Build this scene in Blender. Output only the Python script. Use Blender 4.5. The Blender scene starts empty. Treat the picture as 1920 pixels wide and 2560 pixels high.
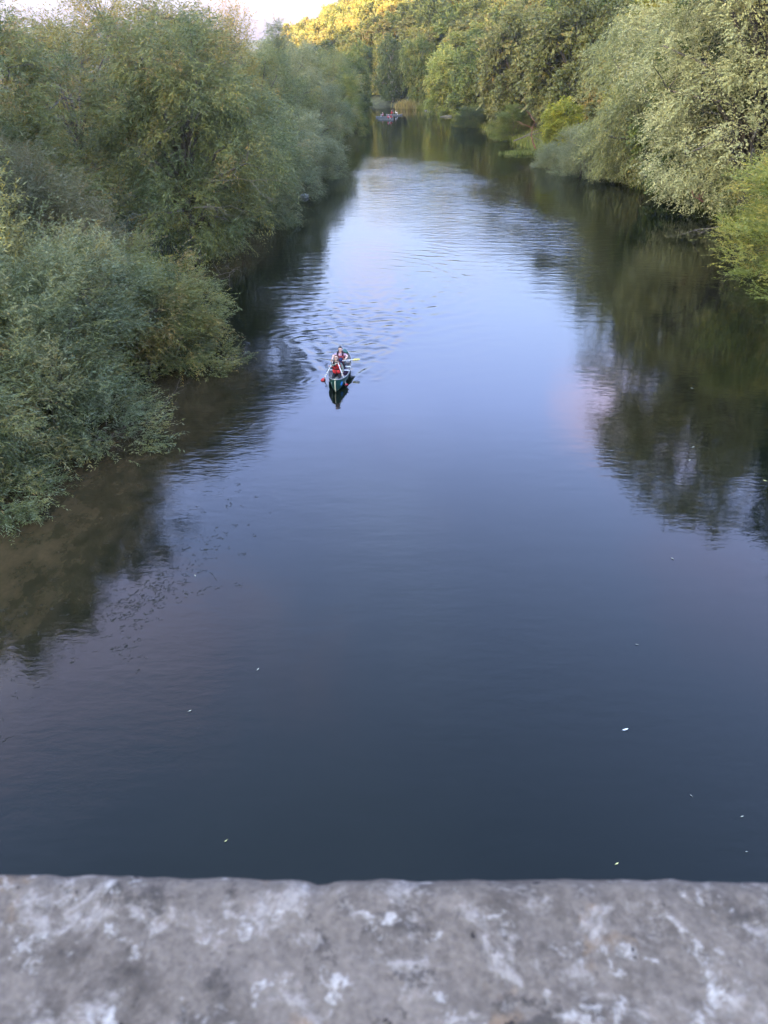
import bpy, bmesh, math, random
import numpy as np
from mathutils import Vector, Matrix

PI = math.pi
R = math.radians
SC = bpy.context.scene
COL = SC.collection
random.seed(7)

# ------------------------------------------------------------------ camera, sky, sun, exposure
CAM_H = 11.3
PITCH = R(30.43)
FPX = 1924.0
cam_d = bpy.data.cameras.new("camera")
cam = bpy.data.objects.new("camera", cam_d)
COL.objects.link(cam)
cam.location = (0, 0, CAM_H)
cam.rotation_euler = (PI / 2 - PITCH, 0, 0)
cam_d.sensor_fit = 'VERTICAL'
cam_d.sensor_height = 34.6
cam_d.sensor_width = 26.0
cam_d.lens = 34.6 * FPX / 2560.0
cam_d.clip_start = 0.05
cam_d.clip_end = 6000
cam_d.dof.use_dof = True
cam_d.dof.focus_distance = 32.0
cam_d.dof.aperture_fstop = 11
SC.camera = cam

SUN_EL, SUN_AZ = R(7.0), R(210.0)
world = bpy.data.worlds.new("World")
SC.world = world
world.use_nodes = True
wn, wl = world.node_tree.nodes, world.node_tree.links
bg = wn['Background']
sky = wn.new('ShaderNodeTexSky')
sky.sky_type = 'NISHITA'
sky.sun_disc = False
sky.sun_elevation = SUN_EL
sky.sun_rotation = SUN_AZ
sky.dust_density = 1.0
sky.ozone_density = 1.2
tc = wn.new('ShaderNodeTexCoord')
sep = wn.new('ShaderNodeSeparateXYZ')
wl.new(tc.outputs['Generated'], sep.inputs[0])


def wmath(op, a, b, clamp=False):
    n = wn.new('ShaderNodeMath')
    n.operation = op
    n.use_clamp = clamp
    for i, v in enumerate((a, b)):
        if isinstance(v, (int, float)):
            n.inputs[i].default_value = v
        elif v is not None:
            wl.new(v, n.inputs[i])
    return n.outputs[0]


zc = wmath('MAXIMUM', sep.outputs[2], 0.0)
zc = wmath('ADD', zc, 0.10)
cx = wmath('DIVIDE', sep.outputs[0], zc)
cy = wmath('DIVIDE', sep.outputs[1], zc)
comb = wn.new('ShaderNodeCombineXYZ')
wl.new(cx, comb.inputs[0])
wl.new(cy, comb.inputs[1])


def wnoise(scale, detail, rough, off):
    mp = wn.new('ShaderNodeMapping')
    mp.inputs['Location'].default_value = off
    mp.inputs['Scale'].default_value = (1.0, 0.55, 1.0)
    wl.new(comb.outputs[0], mp.inputs[0])
    n = wn.new('ShaderNodeTexNoise')
    n.inputs['Scale'].default_value = scale
    n.inputs['Detail'].default_value = detail
    n.inputs['Roughness'].default_value = rough
    wl.new(mp.outputs[0], n.inputs[0])
    return n.outputs[0]


def wramp(v, a, b):
    n = wn.new('ShaderNodeMapRange')
    n.interpolation_type = 'SMOOTHSTEP'
    n.inputs[1].default_value = a
    n.inputs[2].default_value = b
    wl.new(v, n.inputs[0])
    return n.outputs[0]


def wmix(f, a, b):
    n = wn.new('ShaderNodeMix')
    n.data_type = 'RGBA'
    for s, v in ((0, f), (6, a), (7, b)):
        if isinstance(v, float):
            n.inputs[s].default_value = v
        elif isinstance(v, tuple):
            n.inputs[s].default_value = (*v, 1)
        else:
            wl.new(v, n.inputs[s])
    return n.outputs[2]


# lavender evening cloud veil, thicker and dimmer towards the horizon, broken into pink and white
zr_ = wn.new('ShaderNodeValToRGB')
el_ = zr_.color_ramp.elements
SKY_STOPS = [(0.0, (0.225, 0.185, 0.235)), (0.08, (0.26, 0.24, 0.33)), (0.17, (0.37, 0.43, 0.74)), (0.26, (0.55, 0.68, 1.32)), (0.38, (0.76, 0.95, 2.08)), (0.55, (0.56, 0.70, 1.52)), (0.80, (0.24, 0.33, 0.70)), (1.0, (0.28, 0.36, 0.70))]
el_[0].position, el_[0].color = 0.0, (*SKY_STOPS[0][1], 1)
el_[1].position, el_[1].color = 1.0, (*SKY_STOPS[-1][1], 1)
for p_, c_ in SKY_STOPS[1:-1]:
    el_.new(p_).color = (*c_, 1)
wl.new(sep.outputs[2], zr_.inputs[0])
vf = wn.new('ShaderNodeMapRange')
vf.inputs[1].default_value = 0.0
vf.inputs[2].default_value = 0.6
vf.inputs[3].default_value = 1.0
vf.inputs[4].default_value = 0.70
wl.new(sep.outputs[2], vf.inputs[0])
# the veil thins out round the evening glow behind the bridge
toward = wmath('ADD', wmath('MULTIPLY', sep.outputs[0], math.sin(SUN_AZ)), wmath('MULTIPLY', sep.outputs[1], math.cos(SUN_AZ)))
glow = wramp(toward, 0.0, 0.9)
vfac = wmath('MULTIPLY', vf.outputs[0], wmath('SUBTRACT', 1.0, wmath('MULTIPLY', glow, 1.0)))
c1 = wramp(wnoise(0.75, 6, 0.55, (3.1, 1.7, 0)), 0.50, 0.72)
c2 = wramp(wnoise(0.9, 5, 0.5, (7.3, 4.2, 0)), 0.55, 0.72)
veil = wmix(vfac, sky.outputs[0], zr_.outputs[0])


def wmul(f, a, col):
    n = wn.new('ShaderNodeMix')
    n.data_type = 'RGBA'
    n.blend_type = 'MULTIPLY'
    wl.new(f, n.inputs[0])
    wl.new(a, n.inputs[6])
    n.inputs[7].default_value = (*col, 1)
    return n.outputs[2]


veil = wmul(c1, veil, (1.28, 1.24, 1.14))
veil = wmul(c2, veil, (1.22, 0.93, 0.86))
# three separate pink evening clouds, the ones mirrored in the river
puff = wnoise(2.2, 6, 0.6, (1.3, 8.8, 0))
for px_, py_, rx_, ry_, col_ in ((0.62, 1.85, 0.20, 0.36, (1.75, 1.10, 0.84)), (-0.05, 2.9, 0.16, 0.5, (1.25, 0.98, 0.86)), (-0.55, 0.95, 0.42, 0.35, (1.55, 1.15, 0.98))):
    dx_ = wmath('DIVIDE', wmath('SUBTRACT', cx, px_), rx_)
    dy_ = wmath('DIVIDE', wmath('SUBTRACT', cy, py_), ry_)
    d2_ = wmath('ADD', wmath('MULTIPLY', dx_, dx_), wmath('MULTIPLY', dy_, dy_))
    m_ = wmath('SUBTRACT', wmath('MULTIPLY', puff, 2.0), wmath('MULTIPLY', d2_, 0.6))
    veil = wmul(wramp(m_, 0.25, 1.15), veil, col_)
wl.new(veil, bg.inputs[0])
bg.inputs[1].default_value = 0.15

sun_d = bpy.data.lights.new("sun", 'SUN')
sun = bpy.data.objects.new("sun", sun_d)
COL.objects.link(sun)
sun_d.energy = 2.0
sun_d.angle = R(0.5)
sun_d.color = (1.0, 0.66, 0.42)
sdir = Vector((math.sin(SUN_AZ) * math.cos(SUN_EL), math.cos(SUN_AZ) * math.cos(SUN_EL), math.sin(SUN_EL)))
sun.rotation_euler = sdir.to_track_quat('Z', 'Y').to_euler()
sun.location = (0, 0, 60)

SC.view_settings.view_transform = 'Standard'
SC.view_settings.look = 'None'
SC.view_settings.gamma = 1
SC.view_settings.use_curve_mapping = False
SC.view_settings.exposure = 4.4
SC.render.engine = 'CYCLES'
SC.cycles.max_bounces = 6
SC.cycles.diffuse_bounces = 3
SC.cycles.glossy_bounces = 3
SC.cycles.transmission_bounces = 3
SC.cycles.transparent_max_bounces = 6
SC.cycles.volume_bounces = 0
SC.cycles.use_denoising = True
SC.cycles.caustics_reflective = False


# ------------------------------------------------------------------ helpers
def ray(px, py):
    """unit-forward direction of a photo pixel, used to work out where things stand"""
    x = (px - 960) / FPX
    y = (1280 - py) / FPX
    return Vector((x, math.cos(PITCH) + y * math.sin(PITCH), -math.sin(PITCH) + y * math.cos(PITCH)))


def P(px, py, Y):
    d = ray(px, py)
    k = Y / d.y
    return Vector((d.x * k, Y, CAM_H + d.z * k))


def tag(o, label=None, cat=None, group=None, kind=None):
    if label:
        o['label'] = label
    if cat:
        o['category'] = cat
    if group:
        o['group'] = group
    if kind:
        o['kind'] = kind
    return o


def empty(name, loc=(0, 0, 0), rz=0.0):
    o = bpy.data.objects.new(name, None)
    o.empty_display_size = 0.3
    o.location = loc
    o.rotation_euler = (0, 0, rz)
    COL.objects.link(o)
    return o


def link(name, me, parent=None, mat=None, smooth=False):
    me.name = name
    o = bpy.data.objects.new(name, me)
    COL.objects.link(o)
    if parent is not None:
        o.parent = parent
    if mat is not None:
        for m in (mat if isinstance(mat, (list, tuple)) else [mat]):
            me.materials.append(m)
    if smooth:
        me.polygons.foreach_set('use_smooth', np.ones(len(me.polygons), dtype=bool))
    return o


def mesh_np(name, V, F):
    """V (n,3) float, F (m,k) int with constant k"""
    V = np.asarray(V, dtype=np.float32)
    F = np.asarray(F, dtype=np.int32)
    m, k = F.shape
    me = bpy.data.meshes.new(name)
    me.vertices.add(len(V))
    me.vertices.foreach_set('co', V.ravel())
    me.loops.add(m * k)
    me.loops.foreach_set('vertex_index', F.ravel())
    me.polygons.add(m)
    me.polygons.foreach_set('loop_start', np.arange(0, m * k, k, dtype=np.int32))
    me.polygons.foreach_set('loop_total', np.full(m, k, dtype=np.int32))
    me.update(calc_edges=True)
    return me


class MB:
    """collects plain geometry for ONE mesh"""

    def __init__(s):
        s.v, s.f, s.m = [], [], []

    def add(s, V, F, mi=0):
        b = len(s.v)
        s.v += [tuple(p) for p in V]
        s.f += [tuple(i + b for i in f) for f in F]
        s.m += [mi] * len(F)

    def tube(s, pts, rad, n=6, mi=0, cap=True):
        pts = [Vector(p) for p in pts]
        if not isinstance(rad, (list, tuple)):
            rad = [rad] * len(pts)
        V, F = [], []
        ref = Vector((0.31, 0.2, 0.93))
        for i, p in enumerate(pts):
            t = (pts[min(i + 1, len(pts) - 1)] - pts[max(i - 1, 0)]).normalized()
            a = t.cross(ref)
            if a.length < 1e-3:
                a = t.cross(Vector((1, 0, 0)))
            a.normalize()
            b = t.cross(a)
            for k in range(n):
                an = 2 * PI * k / n
                V.append(p + (a * math.cos(an) + b * math.sin(an)) * rad[i])
        for i in range(len(pts) - 1):
            for k in range(n):
                F.append((i * n + k, i * n + (k + 1) % n, (i + 1) * n + (k + 1) % n, (i + 1) * n + k))
        if cap:
            F.append(tuple(range(n))[::-1])
            F.append(tuple((len(pts) - 1) * n + k for k in range(n)))
        s.add(V, F, mi)

    def box(s, c, size, M=None, mi=0):
        V = []
        for x in (-.5, .5):
            for y in (-.5, .5):
                for z in (-.5, .5):
                    p = Vector((x * size[0], y * size[1], z * size[2]))
                    if M is not None:
                        p = M @ p
                    V.append(p + Vector(c))
        s.add(V, [(0, 1, 3, 2), (4, 6, 7, 5), (0, 4, 5, 1), (2, 3, 7, 6), (0, 2, 6, 4), (1, 5, 7, 3)], mi)

    def ball(s, c, r, M=None, nu=12, nv=8, mi=0, fn=None):
        V, F = [], []
        for j in range(nv + 1):
            th = PI * j / nv
            for i in range(nu):
                ph = 2 * PI * i / nu
                p = Vector((math.sin(th) * math.cos(ph), math.sin(th) * math.sin(ph), math.cos(th)))
                if fn:
                    p = fn(p)
                p = Vector((p.x * r[0], p.y * r[1], p.z * r[2]))
                if M is not None:
                    p = M @ p
                V.append(p + Vector(c))
        for j in range(nv):
            for i in range(nu):
                F.append((j * nu + i, (j + 1) * nu + i, (j + 1) * nu + (i + 1) % nu, j * nu + (i + 1) % nu))
        s.add(V, F, mi)

    def build(s, name, mats, parent=None, smooth=True):
        me = bpy.data.meshes.new(name)
        me.from_pydata(s.v, [], s.f)
        me.update()
        o = link(name, me, parent, mats, smooth)
        if len(set(s.m)) > 1 or (s.m and s.m[0]):
            me.polygons.foreach_set('material_index', np.array(s.m, dtype=np.int32))
        return o


# ------------------------------------------------------------------ materials
def new_mat(name):
    m = bpy.data.materials.new(name)
    m.use_nodes = True
    nt = m.node_tree
    return m, nt, nt.nodes, nt.links, nt.nodes['Principled BSDF']


def plain(name, col, rough=0.6, noise=0.25, scale=12.0, spec=0.3):
    m, nt, N, L, b = new_mat(name)
    tcn = N.new('ShaderNodeTexCoord')
    n = N.new('ShaderNodeTexNoise')
    n.inputs['Scale'].default_value = scale
    n.inputs['Detail'].default_value = 4
    L.new(tcn.outputs['Object'], n.inputs[0])
    mr = N.new('ShaderNodeMapRange')
    mr.inputs[1].default_value = 0.3
    mr.inputs[2].default_value = 0.7
    mr.inputs[3].default_value = 1 - noise
    mr.inputs[4].default_value = 1 + noise
    L.new(n.outputs[0], mr.inputs[0])
    mx = N.new('ShaderNodeMix')
    mx.data_type = 'RGBA'
    mx.blend_type = 'MULTIPLY'
    mx.inputs[0].default_value = 1
    mx.inputs[6].default_value = (*col, 1)
    L.new(mr.outputs[0], mx.inputs[7])
    L.new(mx.outputs[2], b.inputs['Base Color'])
    b.inputs['Roughness'].default_value = rough
    b.inputs['Specular IOR Level'].default_value = spec
    return m


WARM = (1.30, 1.10, 0.66)


def leaf_mat(name, stops, under=None, under_mix=0.6, trans=0.30, rough=0.55, spread=0.10, spec=0.35, warm=WARM):
    """tint (0..1 per leaf) runs through stops; the underside may be paler"""
    stops = [(p, tuple(a * w for a, w in zip(c, warm))) for p, c in stops]
    under = under and tuple(a * w for a, w in zip(under, (1.06, 1.0, 0.78)))
    m, nt, N, L, b = new_mat(name)
    at = N.new('ShaderNodeAttribute')
    at.attribute_name = 'tint'
    oi = N.new('ShaderNodeObjectInfo')
    mr = N.new('ShaderNodeMapRange')
    mr.inputs[3].default_value = -spread
    mr.inputs[4].default_value = spread
    L.new(oi.outputs['Random'], mr.inputs[0])
    ad = N.new('ShaderNodeMath')
    ad.operation = 'ADD'
    ad.use_clamp = True
    L.new(at.outputs['Fac'], ad.inputs[0])
    L.new(mr.outputs[0], ad.inputs[1])
    cr = N.new('ShaderNodeValToRGB')
    e = cr.color_ramp.elements
    while len(e) > 1:
        e.remove(e[-1])
    e[0].position, e[0].color = stops[0][0], (*stops[0][1], 1)
    for p, c in stops[1:]:
        x = e.new(p)
        x.color = (*c, 1)
    L.new(ad.outputs[0], cr.inputs[0])
    col = cr.outputs[0]
    if under:
        g = N.new('ShaderNodeNewGeometry')
        ml = N.new('ShaderNodeMath')
        ml.operation = 'MULTIPLY'
        ml.inputs[1].default_value = under_mix
        L.new(g.outputs['Backfacing'], ml.inputs[0])
        mx = N.new('ShaderNodeMix')
        mx.data_type = 'RGBA'
        L.new(ml.outputs[0], mx.inputs[0])
        L.new(col, mx.inputs[6])
        mx.inputs[7].default_value = (*under, 1)
        col = mx.outputs[2]
    L.new(col, b.inputs['Base Color'])
    b.inputs['Roughness'].default_value = rough
    b.inputs['Specular IOR Level'].default_value = spec
    tr = N.new('ShaderNodeBsdfTranslucent')
    L.new(col, tr.inputs[0])
    ms = N.new('ShaderNodeMixShader')
    ms.inputs[0].default_value = trans
    L.new(b.outputs[0], ms.inputs[1])
    L.new(tr.outputs[0], ms.inputs[2])
    L.new(ms.outputs[0], N['Material Output'].inputs[0])
    return m


bark = plain('bark', (0.13, 0.105, 0.08), 0.9, 0.4, 6, 0.1)
pale_bark = plain('pale_bark', (0.30, 0.27, 0.22), 0.9, 0.3, 6, 0.1)

M_willow = leaf_mat('willow_leaves', [(0.0, (0.060, 0.088, 0.042)), (0.30, (0.115, 0.145, 0.060)), (0.6, (0.185, 0.205, 0.075)),
                                      (0.88, (0.22, 0.20, 0.06)), (1.0, (0.26, 0.19, 0.09))], (0.24, 0.28, 0.20), 0.5)
M_osier = leaf_mat('osier_leaves', [(0.0, (0.062, 0.092, 0.055)), (0.35, (0.115, 0.148, 0.078)), (0.65, (0.185, 0.205, 0.105)),
                                    (0.9, (0.22, 0.20, 0.10)), (1.0, (0.25, 0.19, 0.12))], (0.27, 0.32, 0.26), 0.55)
M_tan = leaf_mat('tan_willow_leaves', [(0.0, (0.070, 0.082, 0.05)), (0.4, (0.125, 0.130, 0.075)), (0.75, (0.18, 0.16, 0.095)), (1.0, (0.22, 0.155, 0.10))],
                 (0.26, 0.27, 0.20), 0.5)
M_autumn = leaf_mat('autumn_willow_leaves', [(0.0, (0.10, 0.11, 0.045)), (0.4, (0.18, 0.165, 0.05)), (0.75, (0.28, 0.21, 0.055)),
                                             (1.0, (0.34, 0.20, 0.05))], (0.30, 0.27, 0.14), 0.4)
M_poplar = leaf_mat('silver_poplar_leaves', [(0.0, (0.19, 0.205, 0.145)), (0.4, (0.32, 0.325, 0.25)), (0.75, (0.42, 0.41, 0.335)),
                                             (1.0, (0.46, 0.42, 0.26))], (0.40, 0.39, 0.30), 0.3, 0.25, warm=(1.30, 1.18, 0.60))
M_pale = leaf_mat('pale_willow_leaves', [(0.0, (0.135, 0.165, 0.085)), (0.45, (0.22, 0.245, 0.12)), (0.8, (0.31, 0.305, 0.15)),
                                         (1.0, (0.36, 0.31, 0.09))], (0.33, 0.36, 0.25), 0.6)
M_grey = leaf_mat('grey_willow_leaves', [(0.0, (0.10, 0.13, 0.085)), (0.5, (0.17, 0.20, 0.13)), (1.0, (0.25, 0.26, 0.16))],
                  (0.32, 0.36, 0.29), 0.6)
M_bright = leaf_mat('bright_willow_leaves', [(0.0, (0.12, 0.165, 0.045)), (0.45, (0.20, 0.25, 0.06)), (0.85, (0.30, 0.31, 0.08)),
                                             (1.0, (0.40, 0.34, 0.10))], (0.33, 0.38, 0.20), 0.45)
M_lime = leaf_mat('lime_yellow_leaves', [(0.0, (0.15, 0.19, 0.045)), (0.5, (0.24, 0.28, 0.05)), (1.0, (0.33, 0.33, 0.06))])
M_yellow = leaf_mat('yellow_green_leaves', [(0.0, (0.16, 0.18, 0.06)), (0.5, (0.25, 0.26, 0.075)), (1.0, (0.34, 0.31, 0.09))])
M_oak = leaf_mat('turning_oak_leaves', [(0.0, (0.085, 0.105, 0.045)), (0.4, (0.135, 0.15, 0.062)), (0.75, (0.19, 0.185, 0.075)),
                                        (1.0, (0.27, 0.20, 0.075))], None, 0, 0.22)
M_green = leaf_mat('broadleaf_leaves', [(0.0, (0.065, 0.10, 0.035)), (0.5, (0.115, 0.155, 0.05)), (1.0, (0.19, 0.20, 0.065))], None, 0, 0.25)
M_dark = leaf_mat('dark_evergreen_leaves', [(0.0, (0.045, 0.07, 0.035)), (0.5, (0.075, 0.105, 0.045)), (1.0, (0.12, 0.14, 0.05))], None, 0, 0.2)
M_hill = leaf_mat('hill_leaves', [(0.0, (0.085, 0.115, 0.045)), (0.4, (0.14, 0.17, 0.06)), (0.75, (0.21, 0.21, 0.075)),
                                  (1.0, (0.25, 0.18, 0.07))], None, 0, 0.22, spread=0.28)

# ------------------------------------------------------------------ the lie of the land
Y_K = np.array([-900, 0, 19, 26, 32, 42, 51, 79, 126, 202, 226, 240, 262, 300, 400, 500, 1700.])
XL_K = np.array([-15, -15, -14, -12.0, -11, -15, -11.5, -11, -7.6, -5.6, -5.5, -11, -30, -62, -92, -105, -135.])
Y_R = np.array([-900, 0, 45, 75, 105, 150, 190, 226, 240, 250, 262, 300, 400, 500, 1700.])
XR_K = np.array([29, 29, 29, 27.5, 23, 19.5, 17.0, 11.5, 6, 1.5, -6, -32, -62, -75, -105.])


def XL(y):
    return np.interp(y, Y_K, XL_K)


def XR(y):
    return np.interp(y, Y_R, XR_K)


def sst(a, b, x):
    t = np.clip((x - a) / (b - a), 0, 1)
    return t * t * (3 - 2 * t)


def ground(x, y):
    x = np.asarray(x, dtype=float)
    y = np.asarray(y, dtype=float)
    dr = x - XR(y)
    dl = XL(y) - x
    inside = np.minimum(-dr, -dl)
    z = np.where(inside > 0, -1.6 * np.clip(inside / 3.0, 0, 1), 0.0)
    # left flood plain
    z = np.where(dl > 0, 1.5 * sst(0, 4, dl) + 0.8 * sst(4, 30, dl), z)
    # right bank, then the wooded hillside
    toe = np.interp(y, [-900, 0, 90, 130, 1700], [30, 30, 16, 5, 5])
    dd = np.maximum(dr - toe, 0)
    hill = 85 * (1 - np.exp(-0.55 * dd / 85))
    z = np.where(dr > 0, 1.4 * sst(0, 4, dr) + hill, z)
    # far wooded ridge left of the spur, and an unseen ridge behind the bridge, shaped to block the low sun
    far = 52 * np.exp(-((y - 1050) / 170) ** 2) * (0.72 + 0.28 * np.sin(x * 0.011 + 0.6) * np.cos(x * 0.004))
    far *= sst(-20, -160, x)
    z = z + np.where(y > 600, far, 0)
    s = 0.5 * x + 0.866 * y
    t = 0.866 * x - 0.5 * y
    zr = np.clip(79 + (t + 182) * 0.40, 55, 138)
    z = z + zr * np.exp(-((s + 330) / 95) ** 2) * sst(900, 600, np.abs(t))
    return z


def lines(segs):
    """segs: (start, stop, step) chained"""
    out = []
    for a, b, st in segs:
        out.append(np.arange(a, b - 1e-6, st))
    out.append(np.array([segs[-1][1]]))
    return np.concatenate(out)


def grid_mesh(name, xs, ys, zf):
    X, Y = np.meshgrid(xs, ys)
    Z = zf(X, Y)
    V = np.stack([X.ravel(), Y.ravel(), Z.ravel()], 1)
    nx, ny = len(xs), len(ys)
    i = np.arange(nx - 1)
    j = np.arange(ny - 1)
    I, J = np.meshgrid(i, j)
    a = (J * nx + I).ravel()
    F = np.stack([a, a + 1, a + nx + 1, a + nx], 1)
    return mesh_np(name, V, F), X, Y, Z


g_mat, nt, N, L, b = new_mat('forest_floor')
tcn = N.new('ShaderNodeTexCoord')
n1 = N.new('ShaderNodeTexNoise')
n1.inputs['Scale'].default_value = 0.5
n1.inputs['Detail'].default_value = 8
L.new(tcn.outputs['Object'], n1.inputs[0])
cr = N.new('ShaderNodeValToRGB')
cr.color_ramp.elements[0].position = 0.35
cr.color_ramp.elements[0].color = (0.035, 0.038, 0.018, 1)
cr.color_ramp.elements[1].position = 0.68
cr.color_ramp.elements[1].color = (0.085, 0.085, 0.035, 1)
x = cr.color_ramp.elements.new(0.52)
x.color = (0.05, 0.055, 0.022, 1)
L.new(n1.outputs[0], cr.inputs[0])
L.new(cr.outputs[0], b.inputs['Base Color'])
b.inputs['Roughness'].default_value = 0.95
bp = N.new('ShaderNodeBump')
bp.inputs['Strength'].default_value = 0.8
bp.inputs['Distance'].default_value = 0.4
L.new(n1.outputs[0], bp.inputs['Height'])
L.new(bp.outputs[0], b.inputs['Normal'])

gx = lines([(-1000, -300, 50), (-300, -130, 14), (-130, -40, 5), (-40, 50, 1.5), (50, 130, 4), (130, 400, 18), (400, 1000, 60)])
gy = lines([(-900, -60, 20), (-60, 0, 6), (0, 330, 2.0), (330, 560, 6), (560, 1500, 24)])


def zg(X, Y):
    z = ground(X, Y)
    rng = np.random.default_rng(3)
    j = rng.normal(0, 1, z.shape)
    return z + np.where(z > 0.3, np.clip(z * 0.1, 0, 0.25) * j, 0) + np.where(Y > 650, 3.2 * j, 0)


me, _, _, _ = grid_mesh('ground', gx, gy, zg)
tag(link('ground', me, None, g_mat, True), kind='structure')

# ------------------------------------------------------------------ river
CB = P(837, 983, 0)                      # bow at the waterline, worked out below
BOW = Vector((-1.92, 28.55, 0))
STERN = Vector((-1.70, 32.30, 0))
CAX = (BOW - STERN).normalized()
CMID = (BOW + STERN) / 2


def ell(X, Y, cx_, cy_, rx, ry, rot=0.0):
    c, s = math.cos(rot), math.sin(rot)
    dx, dy = X - cx_, Y - cy_
    a = (dx * c + dy * s) / rx
    bb = (-dx * s + dy * c) / ry
    return np.exp(-(a * a + bb * bb))


def wake(X, Y):
    z = np.zeros_like(X)
    rng = np.random.default_rng(5)
    # local coordinates: u forward of the stern (towards the bow), v to the side
    u = (X - BOW.x) * CAX.x + (Y - BOW.y) * CAX.y
    v = (X - BOW.x) * (-CAX.y) + (Y - BOW.y) * CAX.x
    wob = 0.22 * np.sin(1.7 * X + 0.9 * Y) + 0.18 * np.sin(2.9 * Y - 1.3 * X + 1.0) + 0.10 * np.sin(5.1 * X + 3.3 * Y)
    back = np.clip(-u + 0.10, 0, None)
    av = np.abs(v) + 0.24 * wob * sst(0.5, 4, back)
    # diverging bow wave crests
    edge = 0.08 + back * 0.36
    dist = av - edge
    fade = np.exp(-back / 9.0) * sst(0.0, 0.8, back)
    z += 0.030 * (0.55 + 0.45 * np.sin(3.1 * Y + 5 * wob)) * fade * np.exp(-(dist / (0.10 + 0.03 * back)) ** 2)
    z -= 0.020 * fade * np.exp(-((dist + 0.22 + 0.04 * back) / (0.12 + 0.03 * back)) ** 2)
    inner = sst(0.10, -0.7, dist) * np.exp(-back / 10.0) * sst(1.0, 3.0, back)
    z += 0.01615 * inner * np.sin(back * 5.5 + 3.0 * wob + 1.2 * av)
    z += 0.014249999999999999 * inner * np.sin(av * 9 - back * 3.2 + 4.0 * wob)
    # broken rings from paddle strokes, drifting apart behind the canoe
    for (rx, ry, lam, amp, ext) in ((-0.45, 31.0, 0.42, 0.0055, 1.1), (0.0, 33.2, 0.55, 0.0045, 1.5), (-3.0, 31.8, 0.5, 0.004, 1.2),
                                    (-3.3, 35.0, 0.6, 0.006, 1.7), (0.1, 37.0, 0.75, 0.007, 2.4), (-2.7, 29.8, 0.34, 0.004, 0.7),
                                    (-1.45, 29.1, 0.3, 0.004, 0.6), (-3.4, 39.5, 0.8, 0.005, 2.6), (-0.2, 41.5, 0.9, 0.006, 3.2)):
        th = np.arctan2(Y - ry, X - rx)
        r = np.hypot(X - rx, (Y - ry) * 0.9) + 0.22 * wob + 0.10 * np.sin(3 * th + rx * 7)
        arc = 0.08 + 0.92 * np.clip(0.1 + 0.9 * np.sin(th * 1.0 + ry * 1.7 + rx), 0, 1)
        z += 1.9 * amp * arc * np.exp(-(r / ext) ** 2) * np.sin(2 * PI * r / lam) * sst(0, 0.3, r)
    # choppy disturbed water in the wake
    for k in range(26):
        a_ = rng.uniform(-1.2, 1.2)
        w_ = 2 * PI / rng.uniform(0.35, 1.1)
        kx, ky = math.sin(a_) * w_, math.cos(a_) * w_
        z += 0.0017 * np.sin(kx * X + ky * Y * 1.25 + rng.uniform(0, 6.28) + 1.5 * wob) * ell(X, Y, -1.9, 37.0, 2.1, 6.0)
    # long low swells spreading from the wake to the right
    r = np.hypot(X + 2.0, Y - 46)
    z += 0.00646 * np.exp(-((r - 7) / 6.0) ** 2) * np.sin(2 * PI * (r + 0.8 * wob) / 1.15) * sst(-6, 2, X)
    return z


wx = lines([(-170, -30, 8), (-30, -9, 0.6), (-9, 5, 0.075), (5, 30, 0.6), (30, 60, 6)])
wy = lines([(-200, -10, 10), (-10, 26, 0.6), (26, 46, 0.072), (46, 60, 0.12), (60, 140, 1.2), (140, 560, 6)])
me, X, Y, Z = grid_mesh('river', wx, wy, wake)
shallow = np.clip(1 - (X - XL(Y)) / np.interp(Y, [0, 18, 26, 34, 60, 300], [5, 10, 9.0, 6.5, 5.0, 3.0]), 0, 1)
ripple = (0.10 + 0.75 * ell(X, Y, 6.5, 84, 7.5, 26, 0.05) + 0.7 * ell(X, Y, 12.5, 64, 3.2, 14, 0.12) + 0.25 * ell(X, Y, 0, 100, 8, 16)
          + 0.30 * ell(X, Y, -5.5, 44, 2.2, 9) + 0.22 * ell(X, Y, -7.0, 22, 3.5, 6, -0.6) + 0.20 * ell(X, Y, -5.5, 29, 2.0, 4)
          + 0.16 * ell(X, Y, -6.5, 13.5, 2.5, 3) + 0.12 * ell(X, Y, 1, 46, 6, 12)
          + 0.05 * ell(X, Y, 15, 26, 6, 6))
for nm, arr in (('shallow', shallow), ('ripple', ripple)):
    a = me.attributes.new(nm, 'FLOAT', 'POINT')
    a.data.foreach_set('value', arr.ravel().astype(np.float32))

w_mat, nt, N, L, b = new_mat('river_water')
tcn = N.new('ShaderNodeTexCoord')


def wtex(scale, sc=(1, 1, 1), rot=0.0, detail=3, rough=0.5, dist=0.0):
    mp = N.new('ShaderNodeMapping')
    mp.inputs['Scale'].default_value = sc
    mp.inputs['Rotation'].default_value = (0, 0, rot)
    L.new(tcn.outputs['Object'], mp.inputs[0])
    n = N.new('ShaderNodeTexNoise')
    n.inputs['Scale'].default_value = scale
    n.inputs['Detail'].default_value = detail
    n.inputs['Roughness'].default_value = rough
    n.inputs['Distortion'].default_value = dist
    L.new(mp.outputs[0], n.inputs[0])
    return n.outputs[0]


def nmath(op, a, bb):
    n = N.new('ShaderNodeMath')
    n.operation = op
    for i, v in enumerate((a, bb)):
        if isinstance(v, (int, float)):
            n.inputs[i].default_value = v
        else:
            L.new(v, n.inputs[i])
    return n.outputs[0]


at_s = N.new('ShaderNodeAttribute')
at_s.attribute_name = 'shallow'
at_r = N.new('ShaderNodeAttribute')
at_r.attribute_name = 'ripple'
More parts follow.
